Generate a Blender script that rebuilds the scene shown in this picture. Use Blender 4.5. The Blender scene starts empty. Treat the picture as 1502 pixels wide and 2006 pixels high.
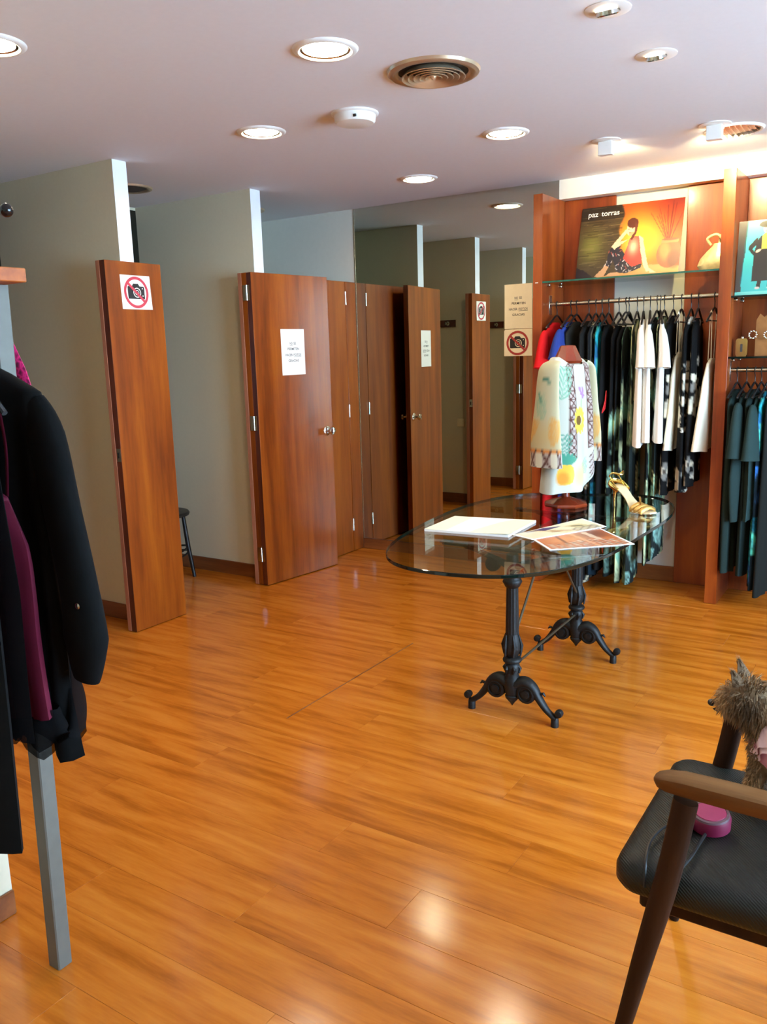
import bpy, bmesh, math, random
import numpy as np
from mathutils import Vector, Matrix

S = bpy.context.scene
COL = S.collection
PI = math.pi
rnd = random.Random(7)

# ------------------------------------------------------------------ camera
cam_d = bpy.data.cameras.new('camera')
cam = bpy.data.objects.new('camera', cam_d)
COL.objects.link(cam)
cam_d.sensor_fit = 'HORIZONTAL'
cam_d.sensor_width = 36.0
cam_d.lens = 36.0 * 1628.522 / 1502.0
cam_d.clip_start = 0.02
_r, _u, _f = Vector((.84057, .54097, -.02823)), Vector((-.07969, .17502, .98133)), Vector((-.53581, .82263, -.19023))
cam.matrix_world = Matrix(((_r.x, _u.x, -_f.x, 3.67328), (_r.y, _u.y, -_f.y, -5.28619), (_r.z, _u.z, -_f.z, 1.52425), (0, 0, 0, 1)))
S.camera = cam

# ------------------------------------------------------------------ daylight, exposure
H = 2.551                       # ceiling height
WIN = (6.0, -4.6, -1.2, 0.55, 2.48)   # shop window: x, y0, y1, z0, z1
world = bpy.data.worlds.new('sky')
S.world = world
world.use_nodes = True
wn = world.node_tree
wbg = wn.nodes['Background']
wbg.inputs[0].default_value = (0.50, 0.68, 1.0, 1)
wbg.inputs[1].default_value = 40.0
pd = bpy.data.lights.new('window_portal', 'AREA')
pd.shape = 'RECTANGLE'
pd.size, pd.size_y = WIN[2] - WIN[1], WIN[4] - WIN[3]
pd.cycles.is_portal = True
po = bpy.data.objects.new('window_portal', pd)
COL.objects.link(po)
po.location = (WIN[0] + .12, (WIN[1] + WIN[2]) / 2, (WIN[3] + WIN[4]) / 2)
po.rotation_euler = Matrix(((0, 0, 1), (-1, 0, 0), (0, -1, 0))).to_euler()
LAMP_E = 150.0                  # radiance of the lit downlight lenses
SPOT_W = 30.0
S.view_settings.view_transform = 'Standard'
S.view_settings.look = 'None'
S.view_settings.gamma = 1.0
S.view_settings.use_curve_mapping = False
S.view_settings.exposure = -0.10
try:
    S.cycles.use_denoising = True
    S.cycles.caustics_reflective = False
    S.cycles.caustics_refractive = False
    S.cycles.max_bounces = 10
    S.cycles.transparent_max_bounces = 16
    S.cycles.sample_clamp_indirect = 20.0
    S.cycles.blur_glossy = 0.0
except Exception:
    pass

# ------------------------------------------------------------------ mesh helpers
class MB:
    def __init__(s):
        s.v, s.f, s.m, s.c, s.M = [], [], [], [], None
    def add(s, vs, fs, mi=0, cols=None):
        b = len(s.v)
        for p in vs:
            p = Vector(p)
            s.v.append(s.M @ p if s.M else p)
        for f in fs:
            s.f.append([b + i for i in f]); s.m.append(mi)
        s.c.extend(cols if cols is not None else [(1, 1, 1)] * len(vs))
        return s
    def box(s, x0, x1, y0, y1, z0, z1, bev=0.0, mi=0):
        X, Y, Z = (x0, x1), (y0, y1), (z0, z1)
        if bev <= 0:
            vs = [(X[i], Y[j], Z[k]) for i in (0, 1) for j in (0, 1) for k in (0, 1)]
            return s.add(vs, [(0, 1, 3, 2), (4, 6, 7, 5), (0, 4, 5, 1), (2, 3, 7, 6), (0, 2, 6, 4), (1, 5, 7, 3)], mi)
        b = min(bev, abs(x1 - x0) * .45, abs(y1 - y0) * .45, abs(z1 - z0) * .45)
        vs, idx = [], {}
        for i in (0, 1):
            for j in (0, 1):
                for k in (0, 1):
                    dx, dy, dz = b * (1 - 2 * i), b * (1 - 2 * j), b * (1 - 2 * k)
                    x, y, z = X[i], Y[j], Z[k]
                    for a, p in enumerate(((x, y + dy, z + dz), (x + dx, y, z + dz), (x + dx, y + dy, z))):
                        idx[i, j, k, a] = len(vs); vs.append(p)
        q = lambda *t: idx[t]
        fs = []
        for i in (0, 1):
            fs += [(q(i,0,0,0), q(i,1,0,0), q(i,1,1,0), q(i,0,1,0)), (q(0,i,0,1), q(1,i,0,1), q(1,i,1,1), q(0,i,1,1)), (q(0,0,i,2), q(1,0,i,2), q(1,1,i,2), q(0,1,i,2))]
            for j in (0, 1):
                fs += [(q(i,j,0,0), q(i,j,1,0), q(i,j,1,1), q(i,j,0,1)), (q(i,0,j,0), q(i,1,j,0), q(i,1,j,2), q(i,0,j,2)), (q(0,i,j,1), q(1,i,j,1), q(1,i,j,2), q(0,i,j,2))]
                for k in (0, 1):
                    fs.append((q(i,j,k,0), q(i,j,k,1), q(i,j,k,2)))
        return s.add(vs, fs, mi)
    def rings(s, rs, caps=(True, True), closed=True, mi=0, cols=None, wrap=False):
        n = len(rs[0]); vs = [p for r in rs for p in r]; fs = []
        for a in range(len(rs) - (0 if wrap else 1)):
            a2 = (a + 1) % len(rs)
            for k in range(n if closed else n - 1):
                k2 = (k + 1) % n
                fs.append((a * n + k, a * n + k2, a2 * n + k2, a2 * n + k))
        if caps[0] and not wrap: fs.append(tuple(range(n - 1, -1, -1)))
        if caps[1] and not wrap: fs.append(tuple((len(rs) - 1) * n + k for k in range(n)))
        return s.add(vs, fs, mi, cols)
    def tube(s, pts, r, n=8, caps=(True, True), mi=0, squash=1.0, wrap=False, up=None):
        pts = [Vector(p) for p in pts]
        rr = r if isinstance(r, (list, tuple)) else [r] * len(pts)
        L = len(pts); rs = []; prev = Vector(up) if up else None
        for i, p in enumerate(pts):
            a = pts[(i - 1) % L] if (i > 0 or wrap) else p
            b = pts[(i + 1) % L] if (i < L - 1 or wrap) else p
            t = (b - a); t = t.normalized() if t.length > 1e-9 else Vector((0, 0, 1))
            if prev is None: prev = t.orthogonal()
            u = prev - t * prev.dot(t)
            u = u.normalized() if u.length > 1e-6 else t.orthogonal().normalized()
            prev = u; w = t.cross(u)
            rs.append([p + (u * math.cos(2 * PI * k / n) + w * math.sin(2 * PI * k / n) * squash) * rr[i] for k in range(n)])
        return s.rings(rs, caps, True, mi, None, wrap)
    def lathe(s, prof, n=24, o=(0, 0, 0), caps=(True, True), mi=0):
        o = Vector(o)
        return s.rings([[o + Vector((max(r, 1e-5) * math.cos(2 * PI * k / n), max(r, 1e-5) * math.sin(2 * PI * k / n), z)) for k in range(n)] for r, z in prof], caps, True, mi)
    def ell(s, c, r, nu=14, nv=9, R=None, mi=0):
        c = Vector(c); rs = []
        for j in range(nv + 1):
            a = -PI / 2 + PI * j / nv
            ring = []
            for k in range(nu):
                p = Vector((r[0] * math.cos(a) * math.cos(2 * PI * k / nu), r[1] * math.cos(a) * math.sin(2 * PI * k / nu), r[2] * math.sin(a)))
                if j in (0, nv): p = Vector((p.x + 1e-5 * math.cos(2 * PI * k / nu), p.y + 1e-5 * math.sin(2 * PI * k / nu), p.z))
                ring.append(c + (R @ p if R else p))
            rs.append(ring)
        return s.rings(rs, (True, True), True, mi)
    def prism(s, poly, h0, h1, f=None, mi=0):
        f = f or (lambda x, y, z: (x, y, z))
        n = len(poly)
        vs = [f(x, y, h0) for x, y in poly] + [f(x, y, h1) for x, y in poly]
        fs = [tuple(range(n - 1, -1, -1)), tuple(range(n, 2 * n))] + [(k, (k + 1) % n, n + (k + 1) % n, n + k) for k in range(n)]
        return s.add(vs, fs, mi)

WL = {}
def obj(name, mb, mats, parent=None, loc=None, smooth=True, angle=38, kind=None, vcol=False):
    base = WL[parent.name] if parent else Vector(loc or (0, 0, 0))
    me = bpy.data.meshes.new(name)
    me.from_pydata([tuple(p - base) for p in mb.v], [], mb.f)
    for m in (mats if isinstance(mats, (list, tuple)) else [mats]): me.materials.append(m)
    if any(mb.m): me.polygons.foreach_set('material_index', mb.m)
    bm = bmesh.new(); bm.from_mesh(me); bmesh.ops.recalc_face_normals(bm, faces=bm.faces); bm.to_mesh(me); bm.free()
    if vcol:
        at = me.color_attributes.new('tint', 'FLOAT_COLOR', 'POINT')
        a = np.ones((len(mb.v), 4), np.float32); a[:, :3] = np.array(mb.c, np.float32)
        at.data.foreach_set('color', a.ravel())
    if smooth:
        me.polygons.foreach_set('use_smooth', [True] * len(me.polygons))
        me.set_sharp_from_angle(angle=math.radians(angle))
    o = bpy.data.objects.new(name, me); COL.objects.link(o)
    if parent: o.parent = parent
    else: o.location = base
    if kind: o['kind'] = kind
    WL[o.name] = base
    return o
def tag(o, label, cat, group=None):
    o['label'] = label; o['category'] = cat
    if group: o['group'] = group
    return o
def thing(name, label, cat, loc, group=None):
    o = bpy.data.objects.new(name, None); COL.objects.link(o); o.location = loc
    o.empty_display_size = .05
    WL[o.name] = Vector(loc)
    return tag(o, label, cat, group)
def copy_tree(o, loc, label=None, group=None):
    c = o.copy(); COL.objects.link(c); c.location = loc; WL[c.name] = Vector(loc)
    if label: c['label'] = label
    if group: c['group'] = group
    for ch in o.children:
        d = ch.copy(); COL.objects.link(d); d.parent = c; WL[d.name] = Vector(loc)
        for g in ch.children:
            e = g.copy(); COL.objects.link(e); e.parent = d; WL[e.name] = Vector(loc)
    return c
def frame(right, up, nrm, o):
    r, u, n = Vector(right), Vector(up), Vector(nrm)
    return Matrix(((r.x, u.x, n.x, o[0]), (r.y, u.y, n.y, o[1]), (r.z, u.z, n.z, o[2]), (0, 0, 0, 1)))
def crom(pts, k=6, closed=False):
    P = [Vector(p) for p in pts]; n = len(P); out = []
    for i in range(n if closed else n - 1):
        g = (lambda j: P[j % n]) if closed else (lambda j: P[min(max(j, 0), n - 1)])
        a, b, c, d = g(i - 1), g(i), g(i + 1), g(i + 2)
        for t in range(k):
            t /= k
            out.append(.5 * ((2 * b) + (c - a) * t + (2 * a - 5 * b + 4 * c - d) * t * t + (3 * b - a - 3 * c + d) * t ** 3))
    if not closed: out.append(P[-1])
    return out

# ------------------------------------------------------------------ materials
def lin(c):
    return tuple((x / 12.92 if x <= .04045 else ((x + .055) / 1.055) ** 2.4) for x in (v / 255 for v in c))
def node_mat(name):
    m = bpy.data.materials.new(name); m.use_nodes = True
    nt = m.node_tree
    return m, nt, nt.nodes['Principled BSDF']
def ramp(nt, pts):
    r = nt.nodes.new('ShaderNodeValToRGB'); e = r.color_ramp.elements
    while len(e) < len(pts): e.new(.5)
    for x, (p, c) in zip(e, pts): x.position = p; x.color = (*c, 1)
    return r
def mat(name, rgb, rough=.5, metal=0., var=.06, scale=30., bump=0., spec=.5, coat=0., sheen=0.):
    """plain surface with a little procedural unevenness; rgb is sRGB 0..255"""
    m, nt, b = node_mat(name)
    c = lin(rgb)
    tc = nt.nodes.new('ShaderNodeTexCoord'); nz = nt.nodes.new('ShaderNodeTexNoise')
    nz.inputs['Scale'].default_value = scale; nz.inputs['Detail'].default_value = 3
    nt.links.new(tc.outputs['Object'], nz.inputs['Vector'])
    rp = ramp(nt, [(.3, tuple(x * (1 - var) for x in c)), (.7, tuple(min(1, x * (1 + var)) for x in c))])
    nt.links.new(nz.outputs['Fac'], rp.inputs[0]); nt.links.new(rp.outputs[0], b.inputs['Base Color'])
    b.inputs['Roughness'].default_value = rough; b.inputs['Metallic'].default_value = metal
    b.inputs['Specular IOR Level'].default_value = spec; b.inputs['Coat Weight'].default_value = coat
    b.inputs['Coat Roughness'].default_value = .12
    b.inputs['Sheen Weight'].default_value = sheen
    if bump:
        bp = nt.nodes.new('ShaderNodeBump'); bp.inputs['Strength'].default_value = bump; bp.inputs['Distance'].default_value = .004
        nt.links.new(nz.outputs['Fac'], bp.inputs['Height']); nt.links.new(bp.outputs[0], b.inputs['Normal'])
    return m
def wood(name, dark, mid, light, stretch, rough=.35, coat=.3, big=1.0, piece=.0):
    m, nt, b = node_mat(name)
    tc = nt.nodes.new('ShaderNodeTexCoord'); oi = nt.nodes.new('ShaderNodeObjectInfo')
    mul = nt.nodes.new('ShaderNodeVectorMath'); mul.operation = 'MULTIPLY_ADD'
    mul.inputs[1].default_value = (1, 1, 1)
    rv = nt.nodes.new('ShaderNodeVectorMath'); rv.operation = 'SCALE'; rv.inputs[0].default_value = (13, 27, 19)
    nt.links.new(oi.outputs['Random'], rv.inputs['Scale'])
    nt.links.new(tc.outputs['Object'], mul.inputs[0]); nt.links.new(rv.outputs[0], mul.inputs[2])
    mp = nt.nodes.new('ShaderNodeMapping'); mp.inputs['Scale'].default_value = stretch
    nt.links.new(mul.outputs[0], mp.inputs['Vector'])
    n1 = nt.nodes.new('ShaderNodeTexNoise'); n1.inputs['Scale'].default_value = big; n1.inputs['Detail'].default_value = 4; n1.inputs['Distortion'].default_value = .35
    n2 = nt.nodes.new('ShaderNodeTexNoise'); n2.inputs['Scale'].default_value = big * 9; n2.inputs['Detail'].default_value = 3
    nt.links.new(mp.outputs[0], n1.inputs['Vector']); nt.links.new(mp.outputs[0], n2.inputs['Vector'])
    mx = nt.nodes.new('ShaderNodeMath'); mx.operation = 'MULTIPLY_ADD'; mx.inputs[1].default_value = .22
    nt.links.new(n2.outputs['Fac'], mx.inputs[0]); nt.links.new(n1.outputs['Fac'], mx.inputs[2])
    src = mx.outputs[0]
    if piece:
        pr = nt.nodes.new('ShaderNodeMath'); pr.operation = 'MULTIPLY_ADD'; pr.inputs[1].default_value = piece
        nt.links.new(oi.outputs['Random'], pr.inputs[0]); nt.links.new(src, pr.inputs[2]); src = pr.outputs[0]
    off = piece / 2
    rp = ramp(nt, [(.40 + off, lin(dark)), (.60 + off, lin(mid)), (.82 + off, lin(light))])
    nt.links.new(src, rp.inputs[0]); nt.links.new(rp.outputs[0], b.inputs['Base Color'])
    b.inputs['Roughness'].default_value = rough; b.inputs['Coat Weight'].default_value = coat; b.inputs['Coat Roughness'].default_value = .15
    return m
def cloth_tint(name, rough=.85, sheen=.0, spec=.12):
    m, nt, b = node_mat(name)
    at = nt.nodes.new('ShaderNodeAttribute'); at.attribute_name = 'tint'
    tc = nt.nodes.new('ShaderNodeTexCoord'); wv = nt.nodes.new('ShaderNodeTexNoise'); wv.inputs['Scale'].default_value = 900
    nt.links.new(tc.outputs['Object'], wv.inputs['Vector'])
    bp = nt.nodes.new('ShaderNodeBump'); bp.inputs['Strength'].default_value = .15; bp.inputs['Distance'].default_value = .001
    nt.links.new(wv.outputs['Fac'], bp.inputs['Height']); nt.links.new(bp.outputs[0], b.inputs['Normal'])
    nt.links.new(at.outputs['Color'], b.inputs['Base Color'])
    b.inputs['Roughness'].default_value = rough; b.inputs['Sheen Weight'].default_value = sheen
    b.inputs['Specular IOR Level'].default_value = spec
    return m
def emit(name, rgb, e):
    m, nt, b = node_mat(name)
    b.inputs['Base Color'].default_value = (*rgb, 1)
    b.inputs['Emission Color'].default_value = (*rgb, 1); b.inputs['Emission Strength'].default_value = e
    return m
def glass(name, tint, rough=0.0):
    m, nt, b = node_mat(name)
    nt.nodes.remove(b)
    out = nt.nodes['Material Output']
    tr = nt.nodes.new('ShaderNodeBsdfTransparent'); tr.inputs[0].default_value = (*tint, 1)
    gl = nt.nodes.new('ShaderNodeBsdfGlossy'); gl.inputs['Roughness'].default_value = rough
    # Schlick reflectance from the angle to the surface, the same from both sides of the pane
    ge = nt.nodes.new('ShaderNodeNewGeometry')
    dt = nt.nodes.new('ShaderNodeVectorMath'); dt.operation = 'DOT_PRODUCT'
    nt.links.new(ge.outputs['Normal'], dt.inputs[0]); nt.links.new(ge.outputs['Incoming'], dt.inputs[1])
    ab = nt.nodes.new('ShaderNodeMath'); ab.operation = 'ABSOLUTE'; nt.links.new(dt.outputs['Value'], ab.inputs[0])
    om = nt.nodes.new('ShaderNodeMath'); om.operation = 'SUBTRACT'; om.inputs[0].default_value = 1; nt.links.new(ab.outputs[0], om.inputs[1])
    pw = nt.nodes.new('ShaderNodeMath'); pw.operation = 'POWER'; pw.inputs[1].default_value = 5; nt.links.new(om.outputs[0], pw.inputs[0])
    fr = nt.nodes.new('ShaderNodeMath'); fr.operation = 'MULTIPLY_ADD'; fr.inputs[1].default_value = .96; fr.inputs[2].default_value = .04
    nt.links.new(pw.outputs[0], fr.inputs[0])
    mx = nt.nodes.new('ShaderNodeMixShader')
    nt.links.new(fr.outputs[0], mx.inputs[0]); nt.links.new(tr.outputs[0], mx.inputs[1]); nt.links.new(gl.outputs[0], mx.inputs[2])
    nt.links.new(mx.outputs[0], out.inputs['Surface'])
    return m
def sheer(name, rgb, alpha):
    m, nt, b = node_mat(name)
    b.inputs['Base Color'].default_value = (*lin(rgb), 1); b.inputs['Roughness'].default_value = .9; b.inputs['Specular IOR Level'].default_value = .1
    tc = nt.nodes.new('ShaderNodeTexCoord'); nz = nt.nodes.new('ShaderNodeTexNoise'); nz.inputs['Scale'].default_value = 60
    nt.links.new(tc.outputs['Object'], nz.inputs['Vector'])
    mr = nt.nodes.new('ShaderNodeMapRange'); mr.inputs['To Min'].default_value = alpha - .08; mr.inputs['To Max'].default_value = alpha + .08
    nt.links.new(nz.outputs['Fac'], mr.inputs['Value']); nt.links.new(mr.outputs[0], b.inputs['Alpha'])
    return m

M_wall = mat('wall_paint', (216, 209, 182), .85, var=.015, scale=60, bump=.05, spec=.25)
M_end_daylit = mat('end_daylight_tint', (240, 243, 248), .8, var=.01)  # bluish white: daylight on the partition ends is put into this colour
M_ceil = mat('ceiling_paint', (230, 231, 236), .9, var=.01, scale=40, spec=.2)
M_niche = mat('niche_paint', (216, 212, 200), .8, var=.015, spec=.25)
M_board = wood('laminate_plank', (158, 82, 16), (188, 104, 26), (202, 120, 38), (2.4, 22, 22), .17, .0, 1.0, .09)
M_cherry = wood('cherry_veneer', (102, 42, 4), (136, 64, 8), (160, 84, 14), (10, 10, .8), .36, .12, 1.0, .04)
M_cherry_d = wood('cherry_edge', (66, 26, 8), (86, 34, 12), (104, 46, 18), (14, 14, 1.2), .4, .15)
M_lath = wood('pink_lath', (150, 92, 66), (172, 112, 84), (186, 128, 98), (14, 14, 1.2), .5, .0)
M_base = wood('baseboard_wood', (104, 54, 22), (126, 70, 30), (146, 88, 42), (1.5, 12, 12), .4, .2)
M_shelfwood = wood('shelf_cherry', (110, 44, 12), (142, 60, 16), (164, 80, 22), (9, 9, .9), .34, .25)
M_chrome = mat('chrome', (214, 212, 206), .14, 1., .03)
M_steel = mat('brushed_steel', (196, 190, 176), .26, 1., .05, 60)
M_black = mat('black_plastic', (20, 20, 21), .38, spec=.5)
M_iron = mat('cast_iron', (20, 19, 18), .5, .0, .2, 90, .25, spec=.3)
M_white = mat('white_enamel', (236, 234, 228), .35, var=.01)
M_paper = mat('paper', (242, 240, 232), .7, var=.01, spec=.2)
M_paper_y = mat('aged_paper', (240, 230, 196), .7, var=.02, spec=.2)
M_ink = mat('ink', (32, 32, 34), .6)
M_inkred = mat('red_ink', (196, 62, 78), .6)
M_inkrust = mat('rust_ink', (168, 52, 44), .6)
M_glass = glass('clear_glass', (.90, .955, .925))
M_glassedge = mat('glass_edge', (8, 22, 18), .08, var=.1)
M_shelfedge = mat('shelf_glass_edge', (44, 92, 72), .1, var=.1)
M_tint = cloth_tint('printed_cloth')
M_print = cloth_tint('printed_card', .32, 0., .5)
mm, nt_, b_ = node_mat('mirror_glass')
b_.inputs['Base Color'].default_value = (.66, .69, .57, 1); b_.inputs['Metallic'].default_value = 1.0; b_.inputs['Roughness'].default_value = 0.0
M_mirror = mm

# ------------------------------------------------------------------ room shell
def struct(name, mb, m, parent=None, **k):
    o = obj(name, mb, m, parent, **k)
    if not parent: o['kind'] = 'structure'
    return o
XL, XR, YF = -1.06, WIN[0], -8.0
Y0, Y1, Y2, T = -3.2608, -2.1548, -1.0817, .0929
DOOR = 2.03
fl = struct('floor', MB().box(XL - .1, XR + .1, YF - .1, .2, -.12, -.0085), M_base)
ceil = struct('ceiling', MB().box(XL - .1, XR + .1, YF - .1, .2, H, H + .1), M_ceil)
# laminate planks, each a piece of its own
known = {-4: 2.985, -3: 2.195, -2: 2.57, -5: 2.505}
BL, BW = 1.285, .19
yk0 = -3.45
row = 0
y = yk0
k_lo = int(math.floor((-7.3 - yk0) / BW)); k_hi = int(math.ceil((0.1 - yk0) / BW))
full = None
for k in range(k_lo, k_hi + 1):
    ya, yb = yk0 + k * BW, yk0 + (k + 1) * BW
    yb = min(yb, .098)
    if yb - ya < .02: continue
    kk = k - 1
    ph = known.get(kk + 0, None)
    j0 = ph if ph is not None else 2.2 + ((k * .4271) % 1.0) * BL
    x = j0
    while x > XL: x -= BL
    xmax = XR if ya > -4.6 else 4.6
    while x < xmax:
        a, b = max(x, XL), min(x + BL, xmax)
        if b - a > .02:
            dz = rnd.uniform(-.00012, .00012)
            mb = MB().box(a + .0003, b - .0003, ya + .0003, yb - .0003, -.0085, 0, .0005)
            cen = Vector(((a + b) / 2, (ya + yb) / 2, 0))
            me = bpy.data.meshes.new('plank'); me.from_pydata([tuple(p - cen) for p in mb.v], [], mb.f)
            bm = bmesh.new(); bm.from_mesh(me); bmesh.ops.recalc_face_normals(bm, faces=bm.faces); bm.to_mesh(me); bm.free()
            me.materials.append(M_board)
            o = bpy.data.objects.new('plank', me); COL.objects.link(o); o.parent = fl; o.location = (cen.x, cen.y, dz)
        x += BL
struct('seam_strip', MB().box(1.497, 1.503, -2.75, -1.70, 0, .0006), M_base, fl)

MX0, MX1 = .04, 1.627
struct('wall_back', MB().box(XL - .1, MX0, 0, .2, 0, H).box(MX0, MX1, .012, .2, 0, H).box(MX1, XR + .1, .1, .2, 0, H), M_niche)
mir = obj('wall_mirror', MB().box(MX0 + .002, MX1, 0, .012, .083, H - .001), M_mirror, loc=((MX0 + MX1) / 2, 0, .083), smooth=False)
tag(mir, 'tall frameless wall mirror reaching the ceiling beside the cubicle doors', 'mirror')
obj('edge_strip', MB().box(MX0 - .002, MX0 + .003, -.004, .0, .0, H - .002), M_steel, mir)
struct('bulkhead', MB().box(MX1, XR, 0, .1, 2.434, H), mat('bulkhead_paint', (238, 234, 222), .8, var=.01))
struct('wall_left', MB().box(XL - .1, XL, YF, 0, 0, H), M_wall)
struct('wall_front', MB().box(XL, XR, YF - .1, YF, 0, H), M_wall)
struct('wall_corner', MB().box(XL, 1.63, YF, -4.115, 0, H), M_wall)
wx, wy0, wy1, wz0, wz1 = WIN
struct('wall_right', MB().box(wx, wx + .1, YF, wy0, 0, H).box(wx, wx + .1, wy1, 0.1, 0, H).box(wx, wx + .1, wy0, wy1, 0, wz0).box(wx, wx + .1, wy0, wy1, wz1, H), M_wall)
w1 = struct('window_1', MB().box(wx - .01, wx + .11, wy0, wy0 + .05, wz0, wz1).box(wx - .01, wx + .11, wy1 - .05, wy1, wz0, wz1).box(wx - .01, wx + .11, wy0, wy1, wz0, wz0 + .05).box(wx - .01, wx + .11, wy0, wy1, wz1 - .05, wz1), M_steel)
for i in range(3):
    ya = wy0 + .05 + i * (wy1 - wy0 - .1) / 3; yb = ya + (wy1 - wy0 - .1) / 3
    struct('pane', MB().box(wx + .045, wx + .055, ya + .004, yb - .004, wz0 + .05, wz1 - .05), M_glass, w1)
# outside ground
struct('pavement_ground', MB().box(XR + .12, XR + 12, -16, 8, -.3, -.12), mat('pavement', (226, 226, 222), .8))

for nm, yy in (('wall_cubicle_near', Y0), ('wall_cubicle_middle', Y1), ('wall_cubicle_far', Y2)):
    w = struct(nm, MB().box(XL, 0, yy, yy + T, 0, H), M_wall)
    struct('end_face', MB().box(.0, .0008, yy, yy + T, 0, H - .001), M_end_daylit, w)  # thin skin carrying the daylight painted onto the wall end
    struct('baseboard', MB().box(XL, -.03, yy - .012, yy, 0, .095, .003), M_base, w)
    struct('baseboard', MB().box(XL, -.03, yy + T, yy + T + .012, 0, .095, .003), M_base, w)
struct('baseboard_back', MB().box(MX0 + .004, 1.573, -.012, 0.0, 0, .083, .003), M_base)
struct('baseboard_niche', MB().box(1.966, 2.40, .085, .1, 0, .10, .003), M_base)
struct('baseboard_corner', MB().box(1.63, 1.642, YF, -4.115, 0, .072, .003), M_base)

# cubicle piers, doors
def hinge(parent, x, y, z, sy, plate=True, w=.032):
    mb = MB().lathe([(.0062, -.047), (.0062, -.002), (.0048, -.0015), (.0048, .0015), (.0062, .002), (.0062, .047)], 10, (x, y, z))
    if plate:
        mb.box(x - w, x + w, y, y + .0015 * sy, z - .047, z + .047)
    return obj('hinge', mb, M_chrome, parent)
def knob(parent, o, n):
    n = Vector(n); t = Vector((0, 0, 1)); s_ = t.cross(n)
    mb = MB(); mb.M = frame(s_, t, n, o)
    mb.lathe([(.034, 0), (.034, .004), (.028, .009), (.012, .011), (.0105, .03), (.016, .036), (.0255, .044), (.0275, .056), (.023, .064), (.010, .0665), (.009, .064), (.001, .064)], 20)
    return obj('door_knob', mb, M_chrome, parent)
def pier(i, ya, yb, lab, yp, strikes=True):
    p = struct('trim_%d' % i, MB().box(.001, .041, ya, yb, .004, DOOR, .0015), [M_cherry])
    p['label'] = lab
    obj('back_lath', MB().box(-.028, .0005, ya - .003, yp - .001, .004, DOOR, .001).box(-.028, .0005, yp + T + .001, yb + .003, .004, DOOR, .001), M_lath, p)
    if strikes:
        for yy, s in ((ya, -1), (yb, 1)):
            obj('strike_plate', MB().box(.006, .037, yy, yy + s * .0015, .972, 1.044).box(.014, .024, yy + s * .0015, yy + s * .0025, .992, 1.022, mi=1), [M_steel, M_black], p)
            if s < 0:
                obj('pier_edge', MB().box(.001, .0405, yy - .0012, yy, .004, .972).box(.001, .0405, yy - .0012, yy, 1.044, DOOR), M_cherry_d, p)
    return p
P0 = pier(1, Y0 - .14, -3.005, 'narrow cherry panel at the end of the nearest cubicle wall', Y0, False)
P1 = pier(2, -2.294, -1.913, 'narrow cherry panel with a no-photography sheet at its top', Y1)
P2 = pier(3, -1.2095, -.838, 'cherry panel behind the open cubicle door', Y2, False)
struct('trim_4', MB().box(-.01, .036, -.132, -.003, .004, DOOR, .0015), M_cherry)['label'] = 'cherry jamb strip in the corner by the mirror'

def door(i, hx, hy, ang, width, s, lab, knobs=(1, 1)):
    """leaf hinged at (hx,hy); closed direction is +Y*s; ang opens it; front face towards +X"""
    R = Matrix.Translation((hx, hy, 0)) @ Matrix.Rotation(ang, 4, 'Z')
    mb = MB(); mb.M = R
    mb.box(.0015, .043, .0015 * s if s > 0 else -width, width if s > 0 else -.0015, .006, DOOR, .0018)
    d = struct('door_%d' % i, mb, M_cherry)
    d['label'] = lab
    e = MB(); e.M = R
    yy = 0.0003 if s > 0 else -width - .0012
    ys = (0.0003, .0015) if s > 0 else (-.0015, -.0003)
    e.box(.002, .0415, ys[0], ys[1], .008, DOOR - .002)
    obj('door_edge', e, M_cherry_d, d)
    ky = (width - .058) * s
    n = R.to_3x3() @ Vector((1, 0, 0))
    if knobs[0]: knob(d, R @ Vector((.043, ky, .985)), n)
    if knobs[1]: knob(d, R @ Vector((.0015, ky, .985)), -n)
    return d
D1 = door(1, .0415, -3.012, 0.03, .69, -1, 'open cubicle door seen only in the mirror', (1, 0))
for z in (.213, 1.087, 1.907): hinge(D1, .0415, -3.002, z, 1)
D2 = door(2, .0415, -1.2105, -.128, .684, 1, 'open cherry cubicle door with a printed no-photos notice and a round knob')
for z in (.213, 1.087, 1.907): hinge(D2, .0415, -1.2135, z, 1)
D3 = struct('door_3', MB().box(-.006, .036, -.834, -.137, .006, DOOR, .0015), M_cherry)
D3['label'] = 'closed cherry cubicle door behind the open one'
for z in (.213, 1.087, 1.912): hinge(D3, .038, -.1345, z, 1, False)

# dark mirrors on the rear wall of the cubicles
for i, (ya, yb) in enumerate(((Y0 + T, Y1), (Y1 + T, Y2))):
    o = obj('cubicle_mirror', MB().box(XL, XL + .006, ya + .02, yb - .004, .10, H - .02), mat('dark_mirror', (96, 104, 104), .08, 1.0), loc=(XL, (ya + yb) / 2, .1), smooth=False)
    tag(o, ('dark narrow mirror on the rear wall of the cubicle holding the black chair', 'rear wall mirror of the cubicle before the first pier')[1 - i], 'mirror')

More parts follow.
